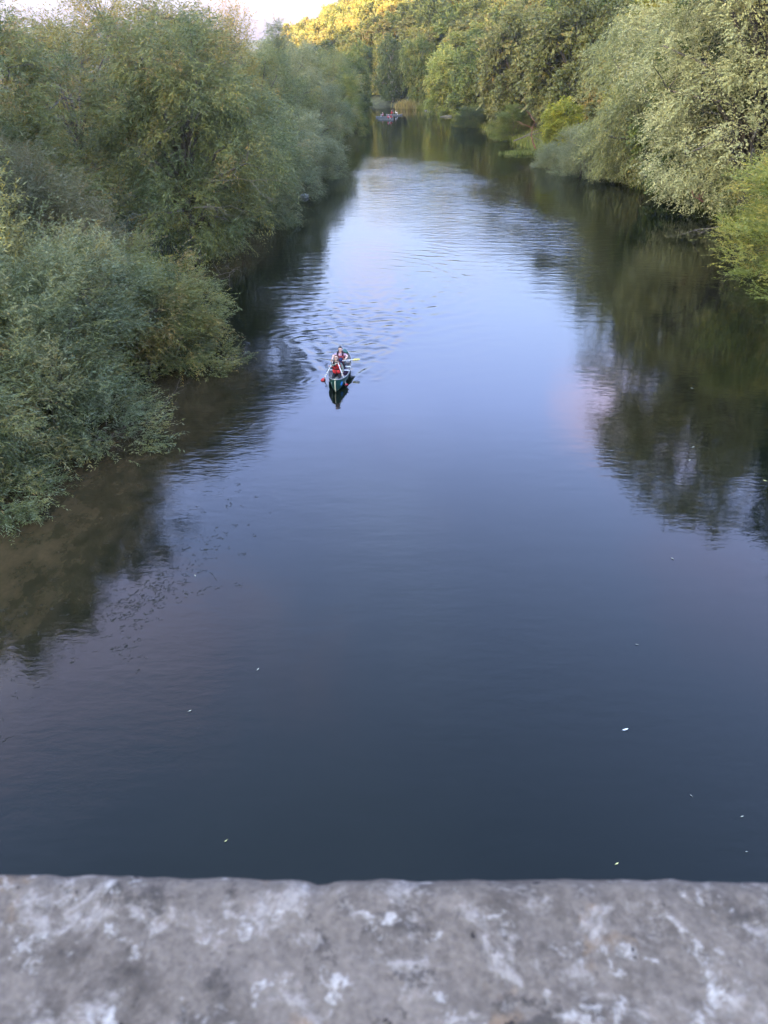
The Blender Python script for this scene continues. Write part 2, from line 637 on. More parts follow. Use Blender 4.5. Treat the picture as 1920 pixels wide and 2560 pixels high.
# bed showing through: gravel and silt browns near the left bank, green-black depth elsewhere
mott = wtex(1.6, (1, 0.6, 1), 0.4, 9, 0.75)
cb = N.new('ShaderNodeValToRGB')
cb.color_ramp.elements[0].position = 0.3
cb.color_ramp.elements[0].color = (0.026, 0.021, 0.009, 1)
cb.color_ramp.elements[1].position = 0.7
cb.color_ramp.elements[1].color = (0.075, 0.050, 0.024, 1)
L.new(mott, cb.inputs[0])
mxb = N.new('ShaderNodeMix')
mxb.data_type = 'RGBA'
sh2 = N.new('ShaderNodeMapRange')
sh2.interpolation_type = 'SMOOTHSTEP'
sh2.inputs[1].default_value = 0.05
sh2.inputs[2].default_value = 0.75
L.new(nmath('ADD', at_s.outputs['Fac'], nmath('MULTIPLY', nmath('SUBTRACT', mott, 0.5), 0.5)), sh2.inputs[0])
L.new(sh2.outputs[0], mxb.inputs[0])
mxb.inputs[6].default_value = (0.0032, 0.0045, 0.0025, 1)
L.new(cb.outputs[0], mxb.inputs[7])
L.new(mxb.outputs[2], b.inputs['Base Color'])
b.inputs['Roughness'].default_value = 0.035
b.inputs['IOR'].default_value = 1.34
fine = wtex(4.2, (0.55, 1.25, 1), 0.12, 3, 0.55, 0.3)
mid = wtex(1.25, (0.5, 1.15, 1), 0.06, 3, 0.5, 0.2)
longw = wtex(0.16, (1, 0.6, 1), 0.0, 2)
hgt = nmath('ADD', nmath('MULTIPLY', fine, 0.026), nmath('MULTIPLY', mid, 0.055))
patch = N.new('ShaderNodeMapRange')
patch.inputs[1].default_value = 0.35
patch.inputs[2].default_value = 0.65
patch.inputs[3].default_value = 0.45
patch.inputs[4].default_value = 1.25
L.new(longw, patch.inputs[0])
hgt = nmath('MULTIPLY', hgt, nmath('MULTIPLY', at_r.outputs['Fac'], patch.outputs[0]))
bp = N.new('ShaderNodeBump')
bp.inputs['Strength'].default_value = 1.0
bp.inputs['Distance'].default_value = 1.0
L.new(hgt, bp.inputs['Height'])
L.new(bp.outputs[0], b.inputs['Normal'])
river = link('river', me, None, w_mat, True)
tag(river, kind='structure')


# ------------------------------------------------------------------ foliage generator
def unit(v):
    return v / np.maximum(np.linalg.norm(v, axis=-1, keepdims=True), 1e-9)


def crown_data(seed, H, Rr, lobes, clumps, shoots, leaves, shoot_len, leaf, droop=0.35, low=0.12, lobe_r=0.36,
               prof=None, out=0.8, up=0.15, wind=(0, 0, 0), tint_c=0.22, tint_l=0.10, fill=0.25, spread=0.9, jitter=0.10):
    """returns leaf quads, per-leaf tint and lobe centres. leaf=(length,width)"""
    g = np.random.default_rng(seed)
    prof = prof or (lambda h: np.sqrt(np.clip(1 - (2 * h - 0.9) ** 2 * 0.95, 0.05, 1)))
    # lobes: knots of foliage carried by the limbs
    lh = np.linspace(low, 0.9, lobes) + g.uniform(-.04, .04, lobes)
    la = np.arange(lobes) * 2.39996 + g.uniform(-.5, .5, lobes)
    lr = prof(lh) * g.uniform(0.35, 0.85, lobes) * Rr
    lc = np.stack([lr * np.cos(la), lr * np.sin(la), lh * H], 1)
    rad = lobe_r * Rr * g.uniform(0.7, 1.25, lobes) * (0.75 + 0.35 * prof(lh))
    # clumps on the lobes
    li = g.choice(lobes, clumps, p=rad ** 2 / (rad ** 2).sum())
    d = unit(g.normal(size=(clumps, 3)) + np.array([0, 0, 0.35]))
    rr = np.where(g.random(clumps) < fill, g.uniform(0.25, 0.8, clumps), g.uniform(0.82, 1.12, clumps))
    cc = lc[li] + d * (rad[li] * rr)[:, None] * np.array([1, 1, 0.9])
    cc[:, 2] = np.maximum(cc[:, 2], 0.03 * H + 0.12)
    axis_out = unit(cc * np.array([1, 1, 0.25]) - np.array([0, 0, 0.1 * H]))
    cdir = unit(d * 0.7 + axis_out * 0.6 + np.array([0, 0, up]) + np.array(wind))
    ct = np.clip(0.42 + g.normal(0, tint_c, clumps) + 0.5 * (g.random(lobes) - .5)[li] * tint_c * 3, 0, 1)
    # shoots
    S = clumps * shoots
    ci = np.repeat(np.arange(clumps), shoots)
    so = cc[ci] + g.normal(0, 0.16 * lobe_r * Rr, (S, 3))
    sd = unit(cdir[ci] * out + g.normal(0, spread * 0.5, (S, 3)) + np.array([0, 0, up]))
    sl = shoot_len * g.uniform(0.55, 1.3, S)
    # leaves along the shoots
    n = S * leaves
    si = np.repeat(np.arange(S), leaves)
    t = (np.tile(np.arange(leaves), S) + g.random(n)) / leaves
    base = so[si] + sd[si] * (sl[si] * t)[:, None]
    base[:, 2] -= droop * sl[si] * t * t
    tang = sd[si].copy()
    tang[:, 2] -= 2 * droop * t
    tang = unit(tang)
    side = unit(np.cross(tang, np.array([0.13, 0.21, 1.0])) + 1e-4)
    upv = np.cross(side, tang)
    sg = np.where(np.tile(np.arange(leaves), S) % 2 == 0, 1.0, -1.0)
    ld = unit(tang * 0.75 + side * (sg * g.uniform(.35, .95, n))[:, None] + upv * g.normal(0, .35, n)[:, None])
    ln = unit(np.cross(ld, g.normal(size=(n, 3)) + upv * 0.9))
    L_ = leaf[0] * g.uniform(0.65, 1.25, n)
    W_ = leaf[1] * g.uniform(0.7, 1.25, n)
    tip = base + ld * L_[:, None]
    tip[:, 2] -= 0.12 * L_
    m1 = base + ld * (L_ * 0.42)[:, None] + ln * (W_ * .5)[:, None]
    m2 = base + ld * (L_ * 0.42)[:, None] - ln * (W_ * .5)[:, None]
    V = np.stack([base, m1, tip, m2], 1).reshape(-1, 3)
    F = np.arange(n * 4).reshape(n, 4)
    tint = np.clip(ct[ci][si] + g.normal(0, tint_l, n) + np.repeat(g.normal(0, tint_l, S), leaves), 0, 1)
    V[:, 2] = np.maximum(V[:, 2], 0.02)
    return V, F, tint, lc, cc


def crown_mesh(name, V, F, tint):
    me = mesh_np(name, V, F)
    a = me.attributes.new('tint', 'FLOAT', 'FACE')
    a.data.foreach_set('value', tint.astype(np.float32))
    return me


def wood_mesh(seed, H, Rr, lc, cc, trunk_r, stems=1, twigs=40, lean=0.0):
    g = random.Random(seed)
    mb = MB()
    if stems == 1:
        top = Vector((lean * H, 0, H * 0.62))
        pts = [Vector((0, 0, -0.8)), Vector((0, 0, 0)), Vector((g.uniform(-.1, .1) * Rr * .4, g.uniform(-.1, .1) * Rr * .4, H * .3)), top]
        mb.tube(pts, [trunk_r * 1.3, trunk_r, trunk_r * .75, trunk_r * .35], 8)
        for c in lc:
            c = Vector(c)
            f = min(0.9, max(0.15, c.z / H * 0.6))
            a = Vector((0, 0, H * f * 0.75)) + Vector((pts[2].x, pts[2].y, 0)) * min(1, f * 2)
            m = a.lerp(c, 0.5) + Vector((0, 0, 0.06 * H))
            mb.tube([a, m, c], [trunk_r * .5, trunk_r * .32, trunk_r * .12], 6)
    else:
        for c in lc:
            c = Vector(c)
            a = Vector((g.uniform(-.12, .12) * Rr, g.uniform(-.12, .12) * Rr, -0.6))
            m = a.lerp(c, 0.5) + Vector((0, 0, 0.12 * H))
            mb.tube([a, m, c], [trunk_r, trunk_r * .6, trunk_r * .2], 6)
    lcv = [Vector(c) for c in lc]
    for k in range(twigs):
        c = Vector(cc[g.randrange(len(cc))])
        a = min(lcv, key=lambda q: (q - c).length)
        m = a.lerp(c, 0.5) + Vector((g.uniform(-.2, .2), g.uniform(-.2, .2), g.uniform(0, .3)))
        e = c + (c - a).normalized() * 0.3
        mb.tube([a, m, e], [trunk_r * .12, trunk_r * .08, trunk_r * .03], 4, cap=False)
    me = bpy.data.meshes.new('trunk')
    me.from_pydata(mb.v, [], mb.f)
    me.update()
    me.polygons.foreach_set('use_smooth', np.ones(len(me.polygons), dtype=bool))
    return me


VAR = {}


def variant(key, H, Rr, trunk_r, stems=1, twigs=40, **kw):
    V, F, tint, lc, cc = crown_data(H=H, Rr=Rr, **kw)
    VAR[key] = dict(H=H, R=Rr, crown=crown_mesh('crown', V, F, tint),
                    trunk=wood_mesh(kw['seed'], H, Rr, lc, cc, trunk_r, stems, twigs), cc=cc)


dome = lambda h: np.sqrt(np.clip(1 - h ** 2 * 0.85, 0.05, 1))
variant('bush_a', 6, 4, .10, 6, 60, seed=11, lobes=15, clumps=330, shoots=30, leaves=15, shoot_len=0.85, leaf=(.15, .030), droop=.30,
        low=.04, lobe_r=.36, prof=dome, out=.9, up=.30, tint_c=.30)
variant('bush_b', 6, 4, .10, 6, 60, seed=12, lobes=13, clumps=300, shoots=32, leaves=15, shoot_len=0.95, leaf=(.15, .030), droop=.22,
        low=.04, lobe_r=.40, prof=dome, out=1.0, up=.42, tint_c=.30)
variant('willow_a', 13, 6.5, .32, 1, 70, seed=21, lobes=20, clumps=520, shoots=22, leaves=13, shoot_len=1.25, leaf=(.23, .050), droop=.45,
        low=.08, lobe_r=.31, out=.8, up=.22, wind=(.2, 0, 0), tint_c=.30)
variant('willow_b', 13, 6.5, .32, 1, 70, seed=22, lobes=17, clumps=460, shoots=22, leaves=13, shoot_len=1.3, leaf=(.23, .050), droop=.5,
        low=.06, lobe_r=.33, out=.8, up=.25)
variant('willow_c', 13, 6.5, .32, 1, 70, seed=25, lobes=19, clumps=480, shoots=22, leaves=13, shoot_len=1.25, leaf=(.23, .050), droop=.5,
        low=.17, lobe_r=.31, out=.8, up=.2, tint_c=.28)
variant('sparse', 14, 6, .26, 1, 420, seed=31, lobes=16, clumps=270, shoots=11, leaves=8, shoot_len=1.5, leaf=(.26, .062), droop=.10,
        low=.10, lobe_r=.33, out=.9, up=.65, fill=.35)
variant('poplar', 28, 10.2, .5, 1, 90, seed=41, lobes=62, clumps=1350, shoots=20, leaves=11, shoot_len=1.25, leaf=(.16, .10), droop=.40,
        low=.05, lobe_r=.235, out=.85, up=.10, tint_c=.16, tint_l=.05, fill=.12, spread=.7)
variant('feather', 14, 7.5, .35, 1, 60, seed=42, lobes=28, clumps=720, shoots=16, leaves=11, shoot_len=1.7, leaf=(.30, .07), droop=.85,
        low=.06, lobe_r=.27, out=.85, up=.10, tint_c=.14, spread=.6)
variant('oak', 15, 8, .40, 1, 40, seed=51, lobes=26, clumps=760, shoots=12, leaves=9, shoot_len=1.0, leaf=(.34, .22), droop=.3,
        low=.10, lobe_r=.26, out=.8, up=.1, tint_c=.13)
variant('broad', 14, 6.5, .34, 1, 30, seed=52, lobes=22, clumps=620, shoots=11, leaves=9, shoot_len=1.0, leaf=(.34, .20), droop=.35,
        low=.05, lobe_r=.28, out=.8, up=.15)
for k, sd in enumerate((61, 62, 63)):
    variant('hill_%d' % k, 13, 5.5, .3, 1, 12, seed=sd, lobes=15 + 3 * k, clumps=330, shoots=9, leaves=7, shoot_len=1.1, leaf=(.52, .34), droop=.3,
            low=.16, lobe_r=.30, out=.8, up=.2, tint_c=.13)


def tree(name, var, x, y, h, r, mat, label, cat='tree', group=None, rz=None, z=None, wood=None, sink=0.0):
    v = VAR[var]
    zz = float(ground(x, y)) if z is None else z
    rz = (x * 12.9898 + y * 78.233) % 6.283 if rz is None else rz
    root = empty(name, (x, y, zz - sink), rz)
    root.scale = (r / v['R'], r / v['R'], h / v['H'])
    tag(root, label, cat, group)
    for part, me, m in (('trunk', v['trunk'], wood or bark), ('crown', v['crown'], mat)):
        if not me.materials:
            me.materials.append(m)
        o = bpy.data.objects.new(part, me)
        COL.objects.link(o)
        o.parent = root
        o.material_slots[0].link = 'OBJECT'
        o.material_slots[0].material = m
    return root


GL, GR = 'willows and trees along the left bank', 'trees along the right bank'
# left bank, from the bridge outwards
LEFT = [
    ('willow_shrub', 'bush_a', -13.6, 20.4, 4.6, 3.6, M_osier, 'nearest grey-green willow bush in the lower left corner, touching the brown shallows'),
    ('willow_shrub', 'bush_b', -12.0, 25.2, 5.6, 3.9, M_osier, 'dusty green willow bush between the nearest corner bush and the furthest jutting one'),
    ('willow_shrub', 'bush_a', -9.9, 31.2, 5.2, 3.7, M_willow, 'willow bush on the left that juts furthest over the water, level with the canoe'),
    ('willow_shrub', 'bush_b', -14.6, 32.0, 6.2, 4.2, M_tan, 'rounded tan and green willow bush just behind the jutting bush on the left'),
    ('willow_shrub', 'bush_b', -16.6, 27.5, 9.6, 4.6, M_pale, 'tall feathery pale willow at the left edge with silvery upright tips'),
    ('willow_shrub', 'bush_a', -20.5, 33.5, 10.5, 5.0, M_willow, 'olive willow behind the feathery pale one at the left edge'),
    ('willow_tree', 'willow_a', -20.5, 44.0, 12.6, 6.4, M_willow, 'tall dense willow at the upper left with yellow patches and a cut-off top'),
    ('willow_tree', 'willow_c', -12.0, 51.0, 12.8, 6.2, M_willow, 'big dark olive willow standing over the black gap in the left bank'),
    ('willow_tree', 'sparse', -28.0, 47.0, 12.8, 5.6, M_willow, 'dark willow at the far left edge with bright sky showing through its twigs'),
    ('willow_tree', 'sparse', -16.8, 66.0, 14.2, 6.6, M_autumn, 'thin yellow-brown autumn willow with bare upper twigs against the sky'),
    ('willow_tree', 'sparse', -21.5, 60.0, 12.4, 5.5, M_autumn, 'orange-tinged sparse willow between the tall dense willow and the bare-topped one'),
    ('willow_tree', 'willow_b', -11.0, 63.0, 9.4, 4.6, M_osier, 'blue-green willow leaning to the water just beyond the black gap'),
    ('willow_tree', 'sparse', -15.6, 82.0, 13.6, 5.2, M_autumn, 'small sparse yellow willow whose round top stands alone against the sky'),
    ('willow_tree', 'willow_a', -10.6, 75.0, 8.2, 4.6, M_grey, 'grey-green round willow over the water above the pale rock on the left bank'),
    ('willow_tree', 'willow_b', -13.2, 93.0, 11.0, 5.4, M_willow, 'olive willow behind the grey-green round one on the left bank'),
    ('willow_tree', 'willow_a', -13.0, 108.0, 12.4, 5.0, M_grey, 'pale silver-grey willow whose top meets the sunlit spur'),
    ('willow_shrub', 'willow_b', -8.4, 92.0, 6.0, 4.0, M_grey, 'low smoky grey willow bulging over the water halfway along the left bank'),
    ('willow_tree', 'willow_b', -8.6, 112.0, 8.8, 4.2, M_osier, 'dusty green willow past the low smoky grey one on the left bank'),
    ('willow_tree', 'willow_a', -9.8, 128.0, 10.8, 4.8, M_willow, 'upright olive willow on the left bank beside the silver-grey one'),
    ('willow_tree', 'willow_a', -7.6, 146.0, 9.6, 4.4, M_green, 'dark green tree on the left bank where the river narrows'),
    ('willow_tree', 'willow_b', -9.6, 165.0, 11.2, 5.0, M_willow, 'yellowish willow on the far left bank before the bend'),
    ('broadleaf_tree', 'broad', -7.2, 184.0, 10.6, 4.6, M_dark, 'dark tree on the far left bank facing the group of kayaks'),
    ('broadleaf_tree', 'broad', -7.6, 206.0, 11.4, 5.0, M_green, 'last green tree of the left bank, at the bend beside the kayaks'),
    ('broadleaf_tree', 'broad', -16.0, 226.0, 13.0, 6.0, M_dark, 'dark tree closing the left bank behind the bend'),
    ('willow_tree', 'willow_b', -27.0, 76.0, 12.0, 6.5, M_willow, 'willow in the second row glimpsed below the bare autumn twigs'),
    ('willow_tree', 'willow_a', -24.0, 97.0, 11.5, 6.0, M_osier, 'blue-green willow in the second row behind the small sparse yellow one'),
    ('willow_tree', 'willow_a', -21.0, 122.0, 11.5, 6.0, M_willow, 'willow in the second row behind the silver-grey one'),
    ('willow_tree', 'willow_b', -18.0, 150.0, 11.5, 6.0, M_grey, 'greyish willow in the second row near the end of the left bank'),
    ('willow_tree', 'willow_b', -19.0, 184.0, 12.5, 6.5, M_willow, 'willow in the second row behind the dark tree facing the kayaks'),
    ('willow_shrub', 'bush_b', -20.5, 40.5, 7.0, 4.4, M_willow, 'mid-green willow filling the hollow left of the black gap'),
]
for row in LEFT:
    nm, var, x, y, h, r, m, lab = row
    tree(nm, var, x, y, h, r, m, lab, 'bush' if nm.endswith('shrub') else 'tree', GL)

POPLAR_TURN = 5.235
RIGHT = [
    ('willow_shrub', 'bush_b', 26.0, 45.5, 7.4, 5.9, M_bright, 'bright yellow-green willow hanging over the black water at the lower right'),
    ('silver_poplar', 'poplar', 29.6, 67.5, 28.0, 10.6, M_poplar, 'huge pale silvery poplar with creamy leaves on the right'),
    ('broadleaf_tree', 'oak', 40.0, 60.0, 22.0, 8.5, M_dark, 'dark ivy-covered tree at the right edge behind the pale silvery poplar'),
    ('broadleaf_tree', 'oak', 40.0, 76.0, 23.0, 8.5, M_green, 'green tree added behind the pale silvery poplar to darken its reflection'),  # added so the poplar's reflection in the river closes up dark
    ('broadleaf_tree', 'broad', 28.6, 78.5, 16.5, 5.6, M_green, 'green tree added between the pale silvery poplar and the feathery willow to fill their reflection'),  # added to keep bright sky out of the gap between the mirrored trees
    ('willow_tree', 'feather', 27.2, 87.0, 15.0, 7.6, M_pale, 'feathery drooping pale green willow left of the silvery poplar'),
    ('broadleaf_tree', 'broad', 32.5, 101.0, 18.0, 7.5, M_yellow, 'yellow-topped tree rising behind the feathery drooping willow'),
    ('lime_bush', 'broad', 23.0, 110.0, 6.8, 2.9, M_lime, 'small lime-yellow tree on the right bank above the grey waterside bush', ),
    ('willow_shrub', 'bush_a', 20.8, 101.5, 4.0, 3.2, M_grey, 'low grey willow bush trailing in the water below the lime-yellow tree'),
    ('willow_shrub', 'bush_b', 23.0, 95.0, 5.0, 3.6, M_grey, 'grey-green bush between the low trailing bush and the feathery willow'),
    ('oak_tree', 'oak', 28.0, 130.0, 16.5, 8.4, M_oak, 'large rust-tinted oak above the small lime-yellow tree'),
    ('oak_tree', 'oak', 23.5, 155.0, 16.5, 8.0, M_oak, 'broad rounded brown-green oak left of the rust-tinted one'),
    ('broadleaf_tree', 'broad', 34.5, 148.0, 17.0, 7.0, M_green, 'green tree squeezed between the two oaks on the right slope'),
    ('broadleaf_tree', 'broad', 19.0, 178.0, 14.0, 6.0, M_green, 'dark green tree at the water left of the broad rounded oak'),
    ('broadleaf_tree', 'oak', 28.0, 183.0, 16.0, 7.5, M_oak, 'olive-brown tree above the far right bank'),
    ('broadleaf_tree', 'broad', 14.6, 204.0, 13.5, 5.6, M_bright, 'fresh green tree on the far right bank, nearest the bend'),
    ('broadleaf_tree', 'broad', 21.0, 212.0, 15.0, 6.5, M_green, 'mid-green tree behind the fresh green one by the bend'),
    ('broadleaf_tree', 'broad', 2.6, 253.0, 15.5, 5.4, M_dark, 'tall dark tree with a pale trunk facing down the river at the bend'),
    ('broadleaf_tree', 'broad', -6.6, 268.0, 14.0, 5.8, M_green, 'green tree left of the tall dark one at the bend'),
    ('broadleaf_tree', 'broad', 9.6, 240.0, 15.0, 5.0, M_green, 'narrow green tree right of the tall dark one at the bend'),
    ('broadleaf_tree', 'broad', 31.0, 116.0, 11.0, 5.5, M_oak, 'shadowed brown-green tree between the lime-yellow tree and the rust-tinted oak'),
    ('willow_shrub', 'bush_a', 21.4, 139.0, 4.6, 4.0, M_green, 'green bush on the right bank below the rust-tinted oak'),
    ('willow_shrub', 'bush_a', 17.6, 168.0, 3.8, 3.6, M_dark, 'dark bush at the water below the broad rounded oak'),
    ('broadleaf_tree', 'broad', 33.0, 45.0, 20.5, 8.5, M_green, 'tallest tree at the right edge, seen mostly as a dark reflection on the river'),
    ('willow_shrub', 'bush_b', 33.5, 50.0, 8.0, 5.0, M_green, 'green bush at the right edge behind the bright willow'),
]
for row in RIGHT:
    nm, var, x, y, h, r, m, lab = row
    tree(nm, var, x, y, h, r, m, lab, 'bush' if nm.endswith(('shrub', 'bush')) else 'tree', GR, rz=POPLAR_TURN if var == 'poplar' else None, wood=pale_bark if 'pale trunk' in lab else None)

# the wooded hillside, tree by tree
g = np.random.default_rng(99)
count = 0
y = 128.0
taken = [(r[2], r[3], r[5]) for r in RIGHT]
while y < 440:
    step = 7.2 if y < 330 else 9.0
    x0 = float(XR(y)) + 5.0
    x = x0 + g.uniform(0, step)
    while x < x0 + 150:
        xx, yy = x + g.uniform(-2, 2), y + g.uniform(-2, 2)
        zz = float(ground(xx, yy))
        hh = g.uniform(10.5, 15.5)
        el = math.degrees(math.atan2(zz + hh - CAM_H, yy))
        az = xx / (yy * 0.8623 + 5.7)
        if zz > 0.6 and el < 13.5 and az < 0.56 and all((xx - a) ** 2 + (yy - b_) ** 2 > (0.62 * (c + 4.5)) ** 2 for a, b_, c in taken):
            # trees wholly hidden behind nearer hillside or high above the frame are thinned
            keep = 0.9 if el < 4.5 else 0.35
            if g.random() < keep:
                q = g.random()
                m = M_hill if q < 0.72 else (M_green if q < 0.86 else M_oak)
                r = g.uniform(4.6, 6.2)
                lit = (xx < 14 and yy > 262)
                lab = 'broadleaf tree on the spur of the hill that the low sun turns gold' if lit else \
                    'broadleaf tree in the shaded wood on the right-hand hillside'
                tree('broadleaf_tree', 'hill_%d' % g.integers(0, 3), xx, yy, hh, r, m, lab, 'tree',
                     'trees on the sunlit spur' if lit else 'trees on the shaded hillside', rz=g.uniform(0, 6.28), sink=0.6)
                count += 1
        x += step * (1.0 if x < x0 + 60 else 1.25)
    y += step * (0.95 if y < 330 else 1.6)
print('hill trees', count)

# ------------------------------------------------------------------ evening haze in the valley
hz_mat = bpy.data.materials.new('haze')
hz_mat.use_nodes = True
hn = hz_mat.node_tree.nodes
hn.remove(hn['Principled BSDF'])
pv = hn.new('ShaderNodeVolumePrincipled')
pv.inputs['Color'].default_value = (0.90, 0.92, 0.96, 1)
pv.inputs['Anisotropy'].default_value = 0.6
pv.inputs['Density'].default_value = 0.00014
hz_mat.node_tree.links.new(pv.outputs[0], hn['Material Output'].inputs['Volume'])
mb = MB()
mb.box((0, 300, 73), (2060, 2460, 154))
tag(mb.build('haze', hz_mat, None, False), kind='stuff')

# ------------------------------------------------------------------ bridge parapet
st_mat, nt, N, L, b = new_mat('lichen_stone')
tcn = N.new('ShaderNodeTexCoord')


def snoise(scale, detail, rough, dist=0.0, sc=(1, 1, 1)):
    mp = N.new('ShaderNodeMapping')
    mp.inputs['Scale'].default_value = sc
    L.new(tcn.outputs['Object'], mp.inputs[0])
    n = N.new('ShaderNodeTexNoise')
    n.inputs['Scale'].default_value = scale
    n.inputs['Detail'].default_value = detail
    n.inputs['Roughness'].default_value = rough
    n.inputs['Distortion'].default_value = dist
    L.new(mp.outputs[0], n.inputs[0])
    return n.outputs[0]


def sramp(v, stops):
    c = N.new('ShaderNodeValToRGB')
    e = c.color_ramp.elements
    while len(e) > 1:
        e.remove(e[-1])
    e[0].position, e[0].color = stops[0][0], (*stops[0][1], 1)
    for p, q in stops[1:]:
        e.new(p).color = (*q, 1)
    L.new(v, c.inputs[0])
    return c.outputs[0]


def smix(f, a, bb):
    n = N.new('ShaderNodeMix')
    n.data_type = 'RGBA'
    L.new(f, n.inputs[0])
    for i, v in ((6, a), (7, bb)):
        if isinstance(v, tuple):
            n.inputs[i].default_value = (*v, 1)
        else:
            L.new(v, n.inputs[i])
    return n.outputs[2]


grain = snoise(170, 7, 0.75)
basec = sramp(snoise(30, 10, 0.72, 0.2), [(0.32, (0.052, 0.045, 0.040)), (0.46, (0.100, 0.087, 0.076)), (0.56, (0.145, 0.126, 0.110)), (0.72, (0.215, 0.188, 0.163))])
broad_ = sramp(snoise(6, 4, 0.6, 0.3), [(0.38, (0.0, 0.0, 0.0)), (0.60, (0.55, 0.55, 0.55))])
pale = sramp(snoise(19, 10, 0.74, 0.25), [(0.53, (0, 0, 0)), (0.61, (0.8, 0.85, 0.85))])
pale2 = sramp(snoise(46, 8, 0.72, 0.2), [(0.57, (0, 0, 0)), (0.66, (0.85, 0.9, 0.9))])
darkm = sramp(snoise(27, 9, 0.74, 0.2), [(0.37, (0.9, 0.9, 0.9)), (0.43, (0, 0, 0))])
pits = sramp(snoise(75, 3, 0.5, 0.0), [(0.27, (1, 1, 1)), (0.31, (0, 0, 0))])
ochre = sramp(snoise(22, 6, 0.6, 0.2), [(0.60, (0, 0, 0)), (0.68, (0.5, 0.5, 0.5))])
colr = smix(broad_, basec, (0.225, 0.196, 0.170))
colr = smix(ochre, colr, (0.24, 0.165, 0.10))
colr = smix(darkm, colr, (0.070, 0.062, 0.056))
colr = smix(pale, colr, (0.335, 0.31, 0.29))
colr = smix(pale2, colr, (0.44, 0.425, 0.41))
colr = smix(pits, colr, (0.035, 0.03, 0.028))
mulg = N.new('ShaderNodeMix')
mulg.data_type = 'RGBA'
mulg.blend_type = 'MULTIPLY'
mulg.inputs[0].default_value = 1
L.new(colr, mulg.inputs[6])
L.new(sramp(grain, [(0.3, (0.62, 0.62, 0.62)), (0.7, (1.3, 1.3, 1.3))]), mulg.inputs[7])
warm = N.new('ShaderNodeMix')
warm.data_type = 'RGBA'
warm.blend_type = 'MULTIPLY'
warm.inputs[0].default_value = 1
warm.inputs[7].default_value = (1.16, 1.01, 0.87, 1)
L.new(mulg.outputs[2], warm.inputs[6])
L.new(warm.outputs[2], b.inputs['Base Color'])
b.inputs['Roughness'].default_value = 0.9
b.inputs['Specular IOR Level'].default_value = 0.2
bp = N.new('ShaderNodeBump')
bp.inputs['Strength'].default_value = 0.7
bp.inputs['Distance'].default_value = 0.008
L.new(grain, bp.inputs['Height'])
L.new(bp.outputs[0], b.inputs['Normal'])

ZT = CAM_H - 0.46
ra, rb = ray(0, 2188), ray(1920, 2214)
ea = ra * (0.46 / -ra.z)
eb = rb * (0.46 / -rb.z)
edge_ang = math.atan2(eb.y - ea.y + 0.004, eb.x - ea.x)
emid = (ea + eb) / 2 + Vector((0, 0.0115, 0))
par = empty('stone_parapet', (emid.x, emid.y, 0), edge_ang)
tag(par, 'weathered grey stone bridge parapet mottled with pale lichen along the bottom edge', 'wall')
from mathutils import noise as mnoise
xs = lines([(-3.0, -0.42, 0.06), (-0.42, 0.42, 0.006), (0.42, 3.0, 0.06)])
# cross-section of the coping from its underside at the river face, over the rounded arris, to the back
prof_y = [(-0.03, -0.26), (0.004, -0.26), (0.004, -0.10), (0.002, -0.035), (-0.002, -0.016), (-0.006, -0.007), (-0.012, -0.002)]
prof_y += [(-0.02 - 0.007 * i, 0.0) for i in range(26)] + [(-0.21 - 0.03 * i, 0.0) for i in range(9)] + [(-0.47, -0.03), (-0.47, -0.26)]
V, F = [], []
npf = len(prof_y)
for xx in xs:
    chip = 0.003 * (mnoise.noise((xx * 6.0, 3.3, 0)) ) + 0.008 * min(0, mnoise.noise((xx * 17.0, 1.3, 4)) + 0.1) + 0.0022 * mnoise.noise((xx * 60, 0, 0))
    for k, (py_, pz_) in enumerate(prof_y):
        e_ = math.exp(-max(0, -py_ - 0.0) / 0.02)
        dz = 0.0018 * mnoise.noise((xx * 14, py_ * 14, 7)) + 0.0016 * mnoise.noise((xx * 45, py_ * 45, 2)) + 0.0007 * mnoise.noise((xx * 120, py_ * 120, 2))
        V.append((xx, py_ + chip * e_, ZT + pz_ + (dz if pz_ > -0.05 else 0) - 0.004 * e_ * (chip < -0.003)))
for i in range(len(xs) - 1):
    for k in range(npf - 1):
        F.append((i * npf + k, i * npf + k + 1, (i + 1) * npf + k + 1, (i + 1) * npf + k))
V += []
F.append(tuple(range(npf))[::-1])
F.append(tuple((len(xs) - 1) * npf + k for k in range(npf)))
F += [((i + 1) * npf, (i + 1) * npf + npf - 1, i * npf + npf - 1, i * npf) for i in range(len(xs) - 1)]
me = bpy.data.meshes.new('coping')
me.from_pydata(V, [], F)
me.update()
link('coping', me, par, st_mat, True)
mb = MB()
mb.box((0, -0.24, (ZT - 0.26 - 2.0) / 2), (6.0, 0.40, ZT - 0.26 + 2.0))
mb.build('wall_face', st_mat, par, False)

# ------------------------------------------------------------------ canoe
m_hull = plain('green_hull', (0.014, 0.066, 0.052), 0.35, 0.25, 3, 0.4)
m_liner = plain('grey_liner', (0.24, 0.22, 0.22), 0.6, 0.3, 6, 0.3)
m_wood = plain('pale_gunwale', (0.26, 0.24, 0.235), 0.5, 0.2, 9, 0.3)
m_cream = plain('cream_strip', (0.62, 0.55, 0.35), 0.5, 0.15, 9, 0.3)
m_blue = plain('blue_sticker', (0.05, 0.26, 0.62), 0.4, 0.1, 9, 0.4)
m_whit = plain('white_plastic', (0.75, 0.74, 0.72), 0.4, 0.08, 9, 0.4)
m_red = plain('red_blade', (0.72, 0.035, 0.04), 0.4, 0.1, 9, 0.4)
m_yel = plain('yellow_blade', (0.62, 0.50, 0.15), 0.4, 0.1, 9, 0.4)
m_skin = plain('skin', (0.62, 0.38, 0.29), 0.55, 0.08, 20, 0.3)
m_vest = plain('red_vest_cloth', (0.62, 0.045, 0.05), 0.75, 0.2, 10, 0.2)
